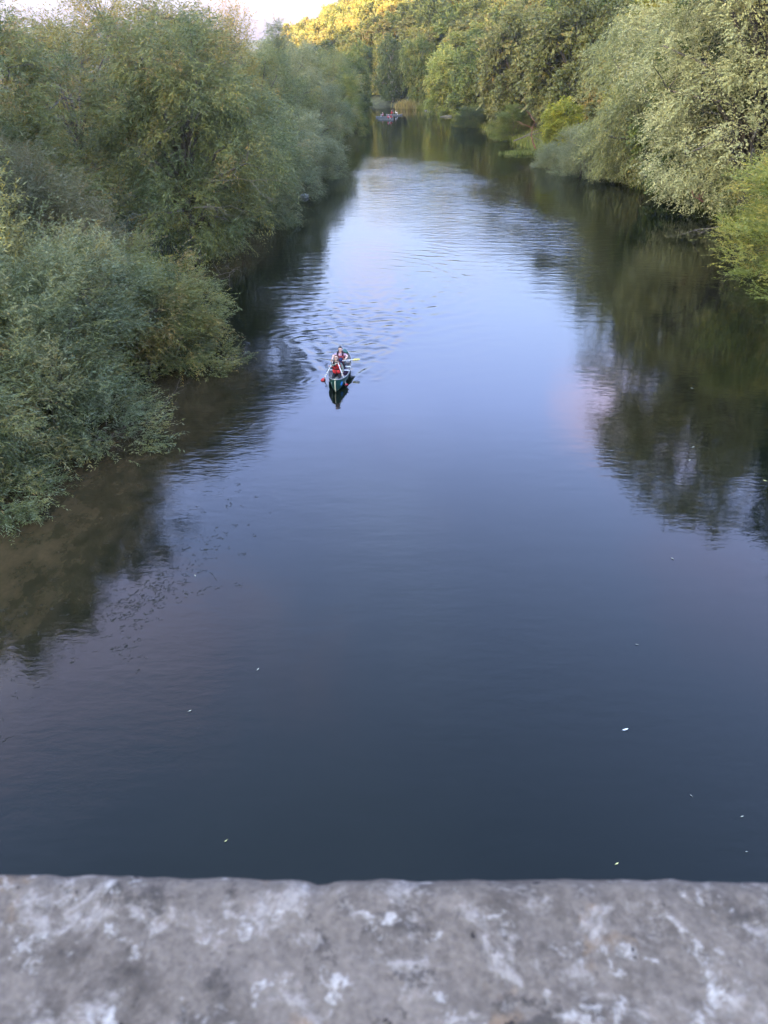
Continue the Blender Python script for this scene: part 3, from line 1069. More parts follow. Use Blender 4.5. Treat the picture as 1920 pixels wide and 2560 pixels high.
m_vest2 = plain('faded_red_vest_cloth', (0.42, 0.075, 0.085), 0.8, 0.2, 10, 0.2)
m_strap = plain('black_webbing', (0.02, 0.015, 0.018), 0.7, 0.2, 20, 0.2)
m_grey = plain('grey_green_cloth', (0.16, 0.17, 0.145), 0.85, 0.25, 14, 0.2)
m_pink = plain('pink_shirt_cloth', (0.50, 0.30, 0.37), 0.85, 0.15, 14, 0.2)
m_navy = plain('navy_cloth', (0.018, 0.028, 0.085), 0.85, 0.25, 14, 0.2)
m_blk = plain('black_cloth', (0.014, 0.014, 0.018), 0.85, 0.3, 14, 0.2)
m_dkgr = plain('dark_grey_cloth', (0.055, 0.06, 0.065), 0.85, 0.3, 14, 0.2)
m_purp = plain('dark_purple_bag_cloth', (0.045, 0.022, 0.055), 0.8, 0.3, 10, 0.25)
m_hair = plain('dark_hair', (0.022, 0.016, 0.014), 0.6, 0.3, 40, 0.3)
m_brown = plain('brown_hair', (0.11, 0.065, 0.045), 0.6, 0.35, 40, 0.3)
m_glass = plain('dark_glasses_frame', (0.05, 0.02, 0.02), 0.3, 0.1, 20, 0.5)
m_kay = plain('grey_kayak_hull', (0.20, 0.21, 0.22), 0.4, 0.15, 5, 0.4)
m_eye = plain('eye_dark', (0.03, 0.02, 0.02), 0.3, 0.1, 20, 0.5)

CL = (BOW - STERN).length
HL = CL / 2


def hull_section(s, off=0.0, sheer_up=0.19, beam=0.42, free=0.33):
    a = abs(s)
    hb = beam * (1 - a ** 2.4) ** 0.72 + 0.012
    sh = free + sheer_up * a ** 3.2
    kl = -0.11 + 0.05 * a ** 3
    if a > 0.93:
        kl += (a - 0.93) / 0.07 * 0.12
    return max(hb - off, 0.006), sh, kl + off


def loft_hull(mb, off, floor=None, mi=0, n=40, m=9, half=HL, beam=0.42, flip=False, free=0.33, sheer_up=0.19):
    V, F = [], []
    for i in range(n + 1):
        s = -1 + 2 * i / n
        s = math.copysign(1 - (1 - abs(s)) ** 1.25, s)
        hb, sh, kl = hull_section(s, off, beam=beam, free=free, sheer_up=sheer_up)
        if floor is not None:
            kl = max(kl, floor)
        rake = 0.0
        for k in range(-m, m + 1):
            t = k / m
            yy = hb * math.copysign(abs(math.sin(t * PI / 2)) ** 0.85, t)
            zz = kl + (sh - kl) * (1 - math.cos(t * PI / 2)) ** 0.9 if t else kl
            # ends curve inwards towards the keel
            uu = s * half * (1 - 0.045 * (abs(s) ** 6) * (1 - (zz - kl) / max(sh - kl, .01)))
            V.append((uu, yy, zz))
    w = 2 * m + 1
    for i in range(n):
        for k in range(w - 1):
            q = (i * w + k, (i + 1) * w + k, (i + 1) * w + k + 1, i * w + k + 1)
            F.append(q[::-1] if flip else q)
    mb.add(V, F, mi)


CROT = math.atan2(CAX.y, CAX.x)
canoe = empty('canoe', (CMID.x, CMID.y, 0), CROT)
tag(canoe, 'green open canoe with pale gunwales and a blue oval sticker on its bow', 'canoe')
mb = MB()
loft_hull(mb, 0.0, flip=True)
mb.build('hull', m_hull, canoe)
mb = MB()
loft_hull(mb, 0.014, floor=0.035)
mb.build('liner', m_liner, canoe)
for sd in (-1, 1):
    mb = MB()
    pts = []
    for i in range(31):
        s = -0.985 + 1.97 * i / 30
        hb, sh, kl = hull_section(s)
        pts.append((s * HL, sd * (hb - 0.004), sh + 0.006))
    mb.tube(pts, 0.020, 6)
    mb.build('gunwale', m_wood, canoe)
for s, wd in ((0.44, 0.24), (-0.52, 0.24)):
    mb = MB()
    hb, sh, kl = hull_section(s, 0.03)
    mb.box((s * HL, 0, sh - 0.09), (wd, hb * 1.86, 0.03))
    mb.build('seat', m_liner, canoe, False)
for s in (-0.12, 0.12):
    mb = MB()
    hb, sh, kl = hull_section(s, 0.02)
    mb.box((s * HL, 0, sh - 0.012), (0.055, hb * 1.97, 0.025))
    mb.build('thwart', m_whit, canoe, False)
for s in (0.93, -0.93):
    mb = MB()
    sg = math.copysign(1, s)
    a1 = hull_section(0.86)
    a2 = hull_section(0.985)
    V = [(sg * .86 * HL, a1[0] - .01, a1[1] + .012), (sg * .86 * HL, -a1[0] + .01, a1[1] + .012), (sg * .99 * HL, -.015, a2[1] + .02), (sg * .99 * HL, .015, a2[1] + .02),
         (sg * .86 * HL, a1[0] - .01, a1[1] - .02), (sg * .86 * HL, -a1[0] + .01, a1[1] - .02), (sg * .99 * HL, -.015, a2[1] - .02), (sg * .99 * HL, .015, a2[1] - .02)]
    mb.add(V, [(0, 1, 2, 3), (7, 6, 5, 4), (0, 4, 5, 1), (1, 5, 6, 2), (2, 6, 7, 3), (3, 7, 4, 0)])
    mb.build('deck_plate', m_cream if s > 0 else m_hull, canoe, False)
mb = MB()
mb.tube([(HL * 0.965, 0, 0.50), (HL * 1.004, 0, 0.42), (HL * 0.998, 0, 0.25), (HL * 0.975, 0, 0.08), (HL * 0.955, 0, -0.04)], [.018, .024, .024, .022, .018], 6)
mb.build('stem_strip', m_cream, canoe)


def on_hull(s, t):
    hb, sh, kl = hull_section(s)
    yy = hb * math.copysign(abs(math.sin(t * PI / 2)) ** 0.85, t)
    zz = kl + (sh - kl) * (1 - math.cos(t * PI / 2)) ** 0.9
    uu = s * HL * (1 - 0.045 * (abs(s) ** 6) * (1 - (zz - kl) / (sh - kl)))
    return Vector((uu, yy, zz))


def sticker(s0, t0, ds, dt, mat, seg=18, shape=None):
    mb = MB()
    V = []
    pts = shape or [(math.cos(2 * PI * k / seg), math.sin(2 * PI * k / seg)) for k in range(seg)]
    for dx, dy in [(0, 0)] + list(pts):
        p = on_hull(s0 + ds * dx, t0 + dt * dy)
        a = on_hull(s0 + 0.01, t0) - on_hull(s0 - 0.01, t0)
        c = on_hull(s0, t0 + 0.01) - on_hull(s0, t0 - 0.01)
        nn = a.cross(c).normalized()
        if nn.y * t0 < 0:
            nn = -nn
        V.append(p + nn * 0.004)
    k = len(pts)
    mb.add(V, [(0, 1 + i, 1 + (i + 1) % k) for i in range(k)])
    return mb.build('sticker', mat, canoe, False)


# canoe-local +y is image right when +x points at the camera
sticker(0.80, 0.72, 0.050, 0.13, m_blue)['label'] = 'blue oval sticker'
sticker(0.88, -0.72, 0.022, 0.10, m_whit, shape=[(-1, -1), (1, -1), (0.2, 1)])['label'] = 'white triangular sticker'


# ------------------------------------------------------------------ people
def skin_mesh(V, E, Rd, root=0, sub=1):
    me = bpy.data.meshes.new('tmp')
    me.from_pydata([tuple(v) for v in V], E, [])
    o = bpy.data.objects.new('tmp', me)
    COL.objects.link(o)
    sm = o.modifiers.new('Skin', 'SKIN')
    sm.use_smooth_shade = True
    lay = me.skin_vertices[0].data
    for i, r in enumerate(Rd):
        rr = r if isinstance(r, tuple) else (r, r)
        lay[i].radius = rr
        lay[i].use_root = (i == root)
    ss = o.modifiers.new('Sub', 'SUBSURF')
    ss.levels = sub
    ss.render_levels = sub
    dg = bpy.context.evaluated_depsgraph_get()
    ev = o.evaluated_get(dg)
    em = ev.to_mesh()
    Vs = [v.co.copy() for v in em.vertices]
    Fs = [tuple(p.vertices) for p in em.polygons]
    ev.to_mesh_clear()
    bpy.data.objects.remove(o)
    bpy.data.meshes.remove(me)
    return Vs, Fs


def lerp(a, b_, t):
    return Vector(a).lerp(Vector(b_), t)


def basis(fwd, up=Vector((0, 0, 1))):
    f = Vector(fwd).normalized()
    r = f.cross(up).normalized()
    u = r.cross(f)
    M = Matrix((r, f, u)).transposed()       # columns right, forward, up
    return M


def add_hand(mb, wrist, fdir, grip, sc, mi):
    """palm and five curled fingers closing round a shaft that runs along grip"""
    f = Vector(fdir).normalized()
    gdir = Vector(grip).normalized()
    s = (gdir - f * gdir.dot(f)).normalized()
    n = f.cross(s)
    w = Vector(wrist)
    pc = w + f * 0.045 * sc
    M = Matrix((s, f, n)).transposed()
    mb.ball(pc, (0.040 * sc, 0.052 * sc, 0.020 * sc), M, 10, 6, mi)
    for k, ln in enumerate((0.070, 0.078, 0.074, 0.060)):
        b0 = pc + f * 0.040 * sc + s * (0.030 - 0.020 * k) * sc
        p1 = b0 + (f * 0.6 + n * 0.5) * ln * 0.42 * sc
        p2 = p1 + (f * -0.15 + n * 1.0) * ln * 0.34 * sc
        p3 = p2 + (f * -0.9 + n * 0.3) * ln * 0.28 * sc
        mb.tube([b0 - f * 0.02 * sc, p1, p2, p3], [0.0098 * sc, 0.0092 * sc, 0.0085 * sc, 0.0066 * sc], 6, mi)
    t0 = pc - f * 0.020 * sc + s * 0.030 * sc
    mb.tube([t0, t0 + (s * 0.7 + n * 0.6) * 0.032 * sc, t0 + (s * 0.5 + n * 1.3 + f * 0.5) * 0.042 * sc], [0.0125 * sc, 0.011 * sc, 0.008 * sc], 6, mi)


def person(label, base, hip, chest_dir, head_c, face, arms, legs, sc, cloth, hair_style, vest_mat, extras=()):
    """all points in world space. arms: [(shoulder, elbow, wrist, grip_dir, sleeve_to)] legs: [(knee, ankle, toe)]"""
    root = empty('person', base)
    tag(root, label, 'person')
    O = Vector(base)
    hip = Vector(hip)
    head_c = Vector(head_c)
    up = (Vector(chest_dir)).normalized()
    neck = head_c - up * 0.10 * sc - Vector((0, 0, 0.035 * sc))
    chest = hip + (neck - hip) * 0.66
    belly = hip + (neck - hip) * 0.33
    ns = neck - (neck - hip).normalized() * 0.055 * sc
    V = [hip, belly, chest, ns, neck, head_c - up * 0.03 * sc]
    E = [(0, 1), (1, 2), (2, 3), (3, 4), (4, 5)]
    Rd = [(0.150 * sc, 0.105 * sc), (0.140 * sc, 0.100 * sc), (0.160 * sc, 0.112 * sc), (0.085 * sc, 0.070 * sc), 0.054 * sc, 0.050 * sc]
    lab = ['trousers', 'shirt', 'shirt', 'shirt', 'skin', 'skin']
    for sh, el, wr, grip, sleeve in arms:
        i = len(V)
        sh, el, wr = Vector(sh), Vector(el), Vector(wr)
        V += [sh, lerp(sh, el, 0.5), el, lerp(el, wr, 0.5), wr]
        E += [(2, i), (i, i + 1), (i + 1, i + 2), (i + 2, i + 3), (i + 3, i + 4)]
        Rd += [0.066 * sc, 0.055 * sc, 0.044 * sc, 0.039 * sc, 0.027 * sc]
        lab += ['shirt', 'shirt', 'shirt' if sleeve > 1 else 'skin', 'shirt' if sleeve > 2 else 'skin', 'skin']
    for kn, an, toe in legs:
        i = len(V)
        kn, an, toe = Vector(kn), Vector(an), Vector(toe)
        sd = (kn - hip)
        side = Vector((math.copysign(0.09 * sc, sd.x), 0, 0))
        V += [hip + side + Vector((0, -0.05 * sc, 0)), lerp(hip + side, kn, 0.5), kn, lerp(kn, an, 0.45), an, toe]
        E += [(0, i), (i, i + 1), (i + 1, i + 2), (i + 2, i + 3), (i + 3, i + 4), (i + 4, i + 5)]
        Rd += [0.095 * sc, 0.078 * sc, 0.060 * sc, 0.055 * sc, 0.040 * sc, 0.036 * sc]
        lab += ['trousers'] * 4 + ['shoe', 'shoe']
    Vs, Fs = skin_mesh(V, E, Rd)
    names = ['skin', 'shirt', 'trousers', 'shoe']
    mats = [m_skin, cloth['shirt'], cloth['trousers'], cloth.get('shoe', m_blk)]
    mb = MB()
    mb.v = [tuple(v - O) for v in Vs]
    for f in Fs:
        c = sum((Vs[i] for i in f), Vector()) / len(f)
        best, bl = 1e9, 'shirt'
        for (a, b_) in E:
            A, B = V[a], V[b_]
            d = B - A
            t = max(0, min(1, (c - A).dot(d) / max(d.length_squared, 1e-9)))
            q = (c - (A + d * t)).length / (0.5 * ((Rd[a] if not isinstance(Rd[a], tuple) else Rd[a][0]) + (Rd[b_] if not isinstance(Rd[b_], tuple) else Rd[b_][0])))
            if q < best:
                best, bl = q, lab[a] if t < 0.5 else lab[b_]
        mb.f.append(f)
        mb.m.append(names.index(bl))
    # head: skull, jaw, nose, ears
    M = basis(face, up)

    def skull(p):
        q = p.copy()
        q.x *= 1 - 0.18 * max(0, -p.z)
        if p.z < 0 and p.y > 0:
            q.y *= 1 + 0.10 * (-p.z)
        if p.z < -0.5:
            q.y += 0.12
        if p.y > 0.8 and abs(p.z) < 0.2:
            q.y *= 0.97
        return q

    H = head_c - O
    mb.ball(H, (0.074 * sc, 0.094 * sc, 0.118 * sc), M, 18, 14, 0, skull)
    mb.ball(H + M @ Vector((0, 0.096, -0.012)) * sc, (0.013 * sc, 0.018 * sc, 0.026 * sc), M, 8, 6, 0)
    for s_ in (-1, 1):
        mb.ball(H + M @ Vector((s_ * 0.075, -0.008, -0.005)) * sc, (0.011 * sc, 0.022 * sc, 0.032 * sc), M, 8, 6, 0)
    for sh, el, wr, grip, sleeve in arms:
        add_hand(mb, Vector(wr) - O, Vector(wr) - Vector(el), grip, sc, 0)
    body = mb.build('body', mats, root)
    # eyes, brows, mouth
    for s_ in (-1, 1):
        e = MB()
        e.ball(H + M @ Vector((s_ * 0.030, 0.083, 0.012)) * sc, (0.0125 * sc, 0.008 * sc, 0.008 * sc), M, 8, 6)
        e.build('eye', m_eye, root)
        e = MB()
        e.ball(H + M @ Vector((s_ * 0.031, 0.086, 0.032)) * sc, (0.019 * sc, 0.006 * sc, 0.004 * sc), M, 8, 5)
        e.build('eyebrow', m_hair, root)
    e = MB()
    e.ball(H + M @ Vector((0, 0.096, -0.058)) * sc, (0.022 * sc, 0.008 * sc, 0.006 * sc), M, 8, 6)
    e.build('mouth', plain('lips', (0.42, 0.16, 0.15), 0.5, 0.1), root)
    # hair or cap
    if hair_style[0] in ('short', 'long'):
        hm = MB()

        def cut(p):
            q = p * 1.0
            # hairline: pull the face side up on to the crown
            if p.y > 0.05 and p.z < 0.55:
                q = Vector((p.x * 0.80, 0.05 * p.y, p.z * 0.80))
            if p.z < -0.35:
                q = q * 0.86
            return q
        hm.ball(H + M @ Vector((0, -0.012, 0.014)) * sc, (0.084 * sc, 0.099 * sc, 0.118 * sc), M, 20, 14, 0, cut)
        ho = hm.build('hair', hair_style[1], root)
        if hair_style[0] == 'long':
            for s_ in (-1, 1):
                lk = MB()
                for q in range(5):
                    a = H + M @ Vector((s_ * (0.074 + 0.004 * q), -0.005 - 0.018 * q, 0.03)) * sc
                    lk.tube([a, a + Vector((s_ * 0.012, 0.01, -0.10)) * sc, a + Vector((s_ * -0.004, -0.045, -0.22)) * sc, a + Vector((s_ * -0.02, -0.075, -0.31)) * sc],
                            [.016 * sc, .019 * sc, .018 * sc, .008 * sc], 6)
                lk.build('hair_lock', hair_style[1], root)
    elif hair_style[0] == 'cap':
        cp = MB()

        def capf(p):
            return Vector((p.x, p.y, max(p.z, -0.28)))
        cp.ball(H + up * 0.028 * sc, (0.092 * sc, 0.112 * sc, 0.112 * sc), M, 18, 12, 0, capf)
        co = cp.build('cap', hair_style[1], root)
        pk = MB()
        pts = []
        for q in range(9):
            a = PI * q / 8
            pts.append(Vector((0.085 * math.cos(a), 0.085 + 0.085 * math.sin(a), 0.012 - 0.03 * math.sin(a))))
        Vp = [H + M @ (p * sc) for p in pts] + [H + M @ ((p + Vector((0, 0, -0.008))) * sc) for p in pts]
        pk.add(Vp, [tuple(range(9)), tuple(range(17, 8, -1))] + [(i, i + 9, i + 10, i + 1) for i in range(8)] + [(8, 17, 9, 0)])
        pk.build('peak', hair_style[1], co, False)
    # life vest: two front panels, a back, shoulder straps, belt
    if vest_mat:
        tb = basis(-face if False else face, up)
        sp = (neck - hip).normalized()
        fw = Vector(face) - sp * Vector(face).dot(sp)
        fw.normalize()
        rt = fw.cross(sp).normalized()
        TB = Matrix((rt, fw, sp)).transposed()
        base_v = hip + (neck - hip) * 0.20 - O
        hgt = (neck - hip).length * 0.70

        def panel(mb_, a0, a1, z0, z1, r0x, r0y, th=0.035, na=7, nz=5):
            Vp, Fp = [], []
            for lay_ in (0, 1):
                for j in range(nz + 1):
                    zz = z0 + (z1 - z0) * j / nz
                    puff = th * (0.55 + 0.45 * math.sin(PI * min(1, max(0, j / nz)))) if lay_ else 0.0
                    taper = 1 - 0.16 * (zz ** 3)
                    for i in range(na + 1):
                        a = a0 + (a1 - a0) * i / na
                        pf = puff * (0.5 + 0.5 * math.sin(PI * i / na) ** 0.5) if lay_ else 0
                        Vp.append(base_v + TB @ Vector(((r0x * taper + pf / sc) * math.sin(a) * sc, (r0y + pf / sc) * math.cos(a) * sc, zz * hgt)))
            w_ = na + 1
            k_ = w_ * (nz + 1)
            for j in range(nz):
                for i in range(na):
                    q_ = j * w_ + i
                    Fp.append((k_ + q_, k_ + q_ + 1, k_ + q_ + w_ + 1, k_ + q_ + w_))
            for j in range(nz):
                for i in (0, na):
                    q_ = j * w_ + i
                    Fp.append((q_, q_ + w_, k_ + q_ + w_, k_ + q_))
            for j in (0, nz):
                for i in range(na):
                    q_ = j * w_ + i
                    Fp.append((q_, q_ + 1, k_ + q_ + 1, k_ + q_))
            mb_.add(Vp, Fp)
        vest = empty('life_vest', (0, 0, 0))
        vest.parent = root
        for (a0, a1) in ((0.05, 1.35), (-1.35, -0.05)):
            for (z0, z1) in ((0.0, 0.44), (0.50, 1.0)):
                q = MB()
                panel(q, a0, a1, z0, z1, 0.160, 0.125)
                q.build('front_panel', vest_mat, vest)
        q = MB()
        panel(q, 1.75, 2 * PI - 1.75, 0.0, 1.05, 0.165, 0.130)
        q.build('back_panel', vest_mat, vest)
        for zb in (0.20, 0.47):
            q = MB()
            q.tube([base_v + TB @ Vector((0.178 * math.sin(2 * PI * i / 20) * sc, 0.150 * math.cos(2 * PI * i / 20) * sc, zb * hgt)) for i in range(21)], 0.011 * sc, 5)
            q.build('belt', m_strap, vest)
        for s_ in (-1, 1):
            q = MB()
            q.tube([base_v + TB @ (Vector((s_ * 0.095, 0.125, 0)) * sc + Vector((0, 0, hgt * 0.98))), base_v + TB @ (Vector((s_ * 0.105, 0.02, 0.10)) * sc + Vector((0, 0, hgt * 0.98))),
                    base_v + TB @ (Vector((s_ * 0.095, -0.125, 0)) * sc + Vector((0, 0, hgt * 1.0)))], [0.020 * sc, 0.024 * sc, 0.020 * sc], 6)
            q.build('shoulder_strap', m_strap, vest)
    return root, M, H


def paddle(label, top, blade_start, blade_tip, bw, mat, grip=True, nrm=None):
    top, bs, bt = Vector(top), Vector(blade_start), Vector(blade_tip)
    root = empty('paddle', top)
    tag(root, label, 'paddle')
    mb = MB()
    d = (bt - top).normalized()
    mb.tube([Vector(), bs - top + d * 0.06], 0.0175, 7)
    mb.build('shaft', m_whit, root)
    a = d.cross(Vector(nrm) if nrm else Vector((0.2, 1, 0.1))).normalized()
    c = d.cross(a)
    mb = MB()
    ln = (bt - bs).length
    prof = [(0, .03), (.12, .07), (.3, .095), (.6, .10), (.85, .09), (.96, .06), (1, .03)]
    V = []
    for t, w_ in prof:
        p = bs - top + d * ln * t
        k = w_ * bw / 0.10
        V += [p + a * k, p + c * 0.012, p - a * k, p - c * 0.012]
    F = []
    for i in range(len(prof) - 1):
        for k in range(4):
            F.append((i * 4 + k, i * 4 + (k + 1) % 4, (i + 1) * 4 + (k + 1) % 4, (i + 1) * 4 + k))
    F += [(3, 2, 1, 0), tuple((len(prof) - 1) * 4 + k for k in range(4))]
    mb.add(V, F)
    mb.build('blade', mat, root)
    if grip:
        mb = MB()
        mb.tube([a * -0.055, a * 0.055], 0.019, 7)
        mb.build('grip', m_strap, root)
    return root


# bow paddler: grey-green top, glasses, red vest
h1 = P(843, 936, 29.75)
hd1 = P(840, 895, 29.62)
hu, hl_ = P(845.5, 908.5, 29.33), P(855.5, 938, 29.42)
bl0, bl1 = P(864.5, 959, 29.32), Vector((P(867.5, 965, 29.28).x + 0.02, 29.25, -0.30))
sL, sR = hd1 + Vector((-0.185, 0.06, -0.27)), hd1 + Vector((0.195, 0.06, -0.28))
r1, M1, H1 = person('person in the bow with glasses, brown hair and a bright red life vest, paddling', (h1.x, h1.y, 0.33), h1, (-0.03, -0.04, 1), hd1, Vector((-0.10, -1, 0.22)),
                    [(sL, P(833, 914.5, 29.45), hu + Vector((-0.06, 0.02, 0.0)), (hl_ - hu), 3),
                     (sR, lerp(sR, hl_, 0.55) + Vector((0.06, 0.03, 0.02)), hl_ + Vector((0.0, 0.05, 0.05)), (hl_ - hu), 3)],
                    [(h1 + Vector((-0.13, -0.42, 0.10)), h1 + Vector((-0.10, -0.68, -0.22)), h1 + Vector((-0.09, -0.80, -0.25))),
                     (h1 + Vector((0.13, -0.42, 0.10)), h1 + Vector((0.08, -0.68, -0.22)), h1 + Vector((0.06, -0.80, -0.25)))],
                    1.0, dict(shirt=m_grey, trousers=m_blk, shoe=m_blk), ('long', m_brown), m_vest)
gl = MB()
for s_ in (-1, 1):
    gl.tube([H1 + M1 @ Vector((s_ * 0.032 + 0.024 * math.cos(2 * PI * k / 12), 0.098, 0.012 + 0.018 * math.sin(2 * PI * k / 12))) for k in range(13)], 0.0035, 4)
    gl.tube([H1 + M1 @ Vector((s_ * 0.056, 0.097, 0.014)), H1 + M1 @ Vector((s_ * 0.078, 0.0, 0.012))], 0.0035, 4)
gl.tube([H1 + M1 @ Vector((-0.010, 0.100, 0.016)), H1 + M1 @ Vector((0.010, 0.100, 0.016))], 0.0035, 4)
gl.build('glasses', m_glass, r1)
paddle('white-shafted paddle with a red blade dipping beside the bow sticker', hu + (hu - hl_).normalized() * 0.06, bl0, bl1, 0.105, m_red, nrm=(0.2, -1, 0.5))

# middle passenger: navy cap, black sleeves, red vest, head bent
h2 = P(849, 929, 30.75)
h2.z = 0.16
hd2 = P(851.5, 901, 30.42)
t2, l2 = P(833.5, 902.5, 30.12), P(823, 920, 30.05)
b20, b21 = P(811.0, 945.5, 29.86), Vector((P(806.5, 952, 29.82).x - 0.02, 29.80, -0.16))
s2L, s2R = hd2 + Vector((-0.21, 0.05, -0.17)), hd2 + Vector((0.15, 0.06, -0.20))
person('person in the middle of the canoe, navy cap lowered, black sleeves and red vest', (h2.x, h2.y, 0.035), h2, (0.0, -0.35, 1), hd2, Vector((-0.15, -0.8, -0.75)),
       [(s2L, P(829, 918, 30.2), t2 + Vector((0.03, 0.04, -0.02)), (l2 - t2), 3),
        (s2R, s2R + Vector((-0.02, -0.20, -0.12)), l2 + Vector((0.06, 0.04, 0.05)), (l2 - t2), 3)],
       [(h2 + Vector((-0.14, -0.36, 0.16)), h2 + Vector((-0.13, -0.52, -0.06)), h2 + Vector((-0.13, -0.60, -0.08))),
        (h2 + Vector((0.14, -0.36, 0.16)), h2 + Vector((0.12, -0.52, -0.06)), h2 + Vector((0.12, -0.60, -0.08)))],
       0.86, dict(shirt=m_blk, trousers=m_dkgr), ('cap', m_navy), m_vest)
paddle('white-shafted paddle slanting down to a red blade left of the canoe', t2, b20, b21, 0.10, m_red, nrm=(0.3, -1, 0.6))

# stern paddler: pink shirt, faded red vest
h3 = P(852, 903, 31.62)
hd3 = P(850.5, 873.5, 31.35)
a3, c3 = P(829.5, 903.5, 31.05), P(861.5, 901.0, 31.0)
b30, b31 = P(880, 899.6, 31.0), P(900, 898, 31.0)
s3L, s3R = hd3 + Vector((-0.205, 0.05, -0.25)), hd3 + Vector((0.205, 0.05, -0.25))
person('person in the stern with dark hair, pink shirt and a faded red life vest', (h3.x, h3.y, 0.26), h3, (0.0, -0.10, 1), hd3, Vector((-0.08, -1, -0.10)),
       [(s3L, P(833, 889, 31.3), a3 + Vector((0.01, 0.05, 0.04)), (c3 - a3), 1),
        (s3R, P(868.5, 891, 31.3), c3 + Vector((0.03, 0.06, 0.05)), (c3 - a3), 1)],
       [(h3 + Vector((-0.20, -0.38, 0.06)), h3 + Vector((-0.17, -0.50, -0.20)), h3 + Vector((-0.16, -0.62, -0.22))),
        (h3 + Vector((0.20, -0.38, 0.06)), h3 + Vector((0.17, -0.50, -0.20)), h3 + Vector((0.16, -0.62, -0.22)))],
       1.05, dict(shirt=m_pink, trousers=m_dkgr), ('short', m_hair), m_vest2)
paddle('white-shafted paddle with a yellow blade held flat out to the right of the canoe', a3, b30, b31, 0.05, m_yel, nrm=(0, -1, 0.7))

# dark bag on the canoe floor
bgp = P(860.5, 925.5, 30.35)
bag = empty('kit_bag', (bgp.x, bgp.y, 0.04), 0.2)
tag(bag, 'dark purple kit bag slumped on the canoe floor beside the middle passenger', 'bag')
mb = MB()


def sag(p):
    return Vector((p.x * (1 + 0.1 * math.sin(5 * p.z)), p.y * (1 + 0.12 * math.sin(4 * p.x)), p.z * (1 + 0.10 * math.sin(4 * p.y + 1))))


mb.ball((0, 0, 0.15), (0.17, 0.22, 0.155), None, 18, 12, 0, sag)
mb.build('bag_body', m_purp, bag)
mb = MB()
mb.tube([(-0.03, -0.12, 0.27), (-0.03, -0.06, 0.34), (-0.03, 0.06, 0.34), (-0.03, 0.12, 0.27)], 0.011, 6)
mb.build('strap', m_blk, bag)


# ------------------------------------------------------------------ far kayakers
def kayak(label, px0, px1, py, persons, Lk, mat):
    Y = CAM_H / math.tan(PITCH - math.atan((1280 - py) / FPX))
    a, b_ = P(px0, py, Y), P(px1, py, Y)
    mid = (a + b_) / 2
    root = empty('kayak', (mid.x, Y, 0), 0.06 * (len(label) % 5 - 2))
    tag(root, label, 'kayak')
    mb = MB()
    loft_hull(mb, 0.0, half=Lk / 2, beam=0.37, n=18, m=5, flip=True, free=0.24, sheer_up=0.10)
    mb.build('hull', mat, root)
    mb = MB()
    loft_hull(mb, 0.02, floor=0.06, half=Lk / 2, beam=0.37, n=18, m=5, free=0.24, sheer_up=0.10)
    mb.build('liner', m_liner, root)
    for k, (fx, lab, shirt, vest, hs, turn) in enumerate(persons):
        px_ = mid.x + fx * Lk / 2
        h = Vector((px_, Y, 0.26))
        hd = Vector((px_ + 0.04 * turn, Y - 0.03, 1.00))
        fdir = Vector((turn, -0.35, -0.1))
        sd_ = Vector((0.35 * turn, 1, 0)).normalized()
        sL_, sR_ = hd + sd_ * 0.19 + Vector((0, 0, -.26)), hd - sd_ * 0.19 + Vector((0, 0, -.26))
        wl_, wr_ = hd + Vector((turn * .42, 0.25, -.35)), hd + Vector((turn * .40, -0.34, -.52))
        person(lab, (px_, Y, 0.06), h, (0.05 * turn, 0, 1), hd, fdir,
               [(sL_, sL_.lerp(wl_, .5) + Vector((0, .05, -.10)), wl_, wr_ - wl_, 3), (sR_, sR_.lerp(wr_, .5) + Vector((0, -.08, -.06)), wr_, wr_ - wl_, 3)],
               [(h + Vector((turn * .45, .12, .12)), h + Vector((turn * .75, .12, -.12)), h + Vector((turn * .85, .12, -.04))),
                (h + Vector((turn * .45, -.12, .12)), h + Vector((turn * .75, -.12, -.12)), h + Vector((turn * .85, -.12, -.04)))],
               1.0, dict(shirt=shirt, trousers=m_dkgr), hs, vest)
        if k == 0:
            dd = (wr_ - wl_).normalized()
            paddle('paddle held by the ' + lab.split(' in ')[0], wl_ - dd * 0.1, wr_ + dd * 0.45, wr_ + dd * 0.9, 0.09, m_whit)


kayak('grey kayak nearest in the far group at the bend', 949, 979, 299.5,
      [(0.30, 'red-vested person sitting forward in the nearest far kayak', m_pink, m_vest, ('short', m_hair), 1),
       (0.62, 'dark-haired person behind in the nearest far kayak, red vest', m_vest2, m_vest, ('short', m_brown), 1)], 3.6, m_kay)
kayak('grey kayak in the middle of the far group at the bend', 943, 978, 294,
      [(-0.15, 'pink-topped person in the middle far kayak', m_pink, m_vest2, ('short', m_hair), -1)], 3.9, m_kay)
kayak('grey kayak furthest back in the far group at the bend', 972, 999, 288.6,
      [(0.15, 'pale-topped person in the furthest grey kayak', m_whit, m_dkgr, ('short', m_hair), 1),
       (-0.32, 'red-topped person behind in the furthest grey kayak', m_vest2, m_vest, ('short', m_brown), 1)], 4.0, m_kay)

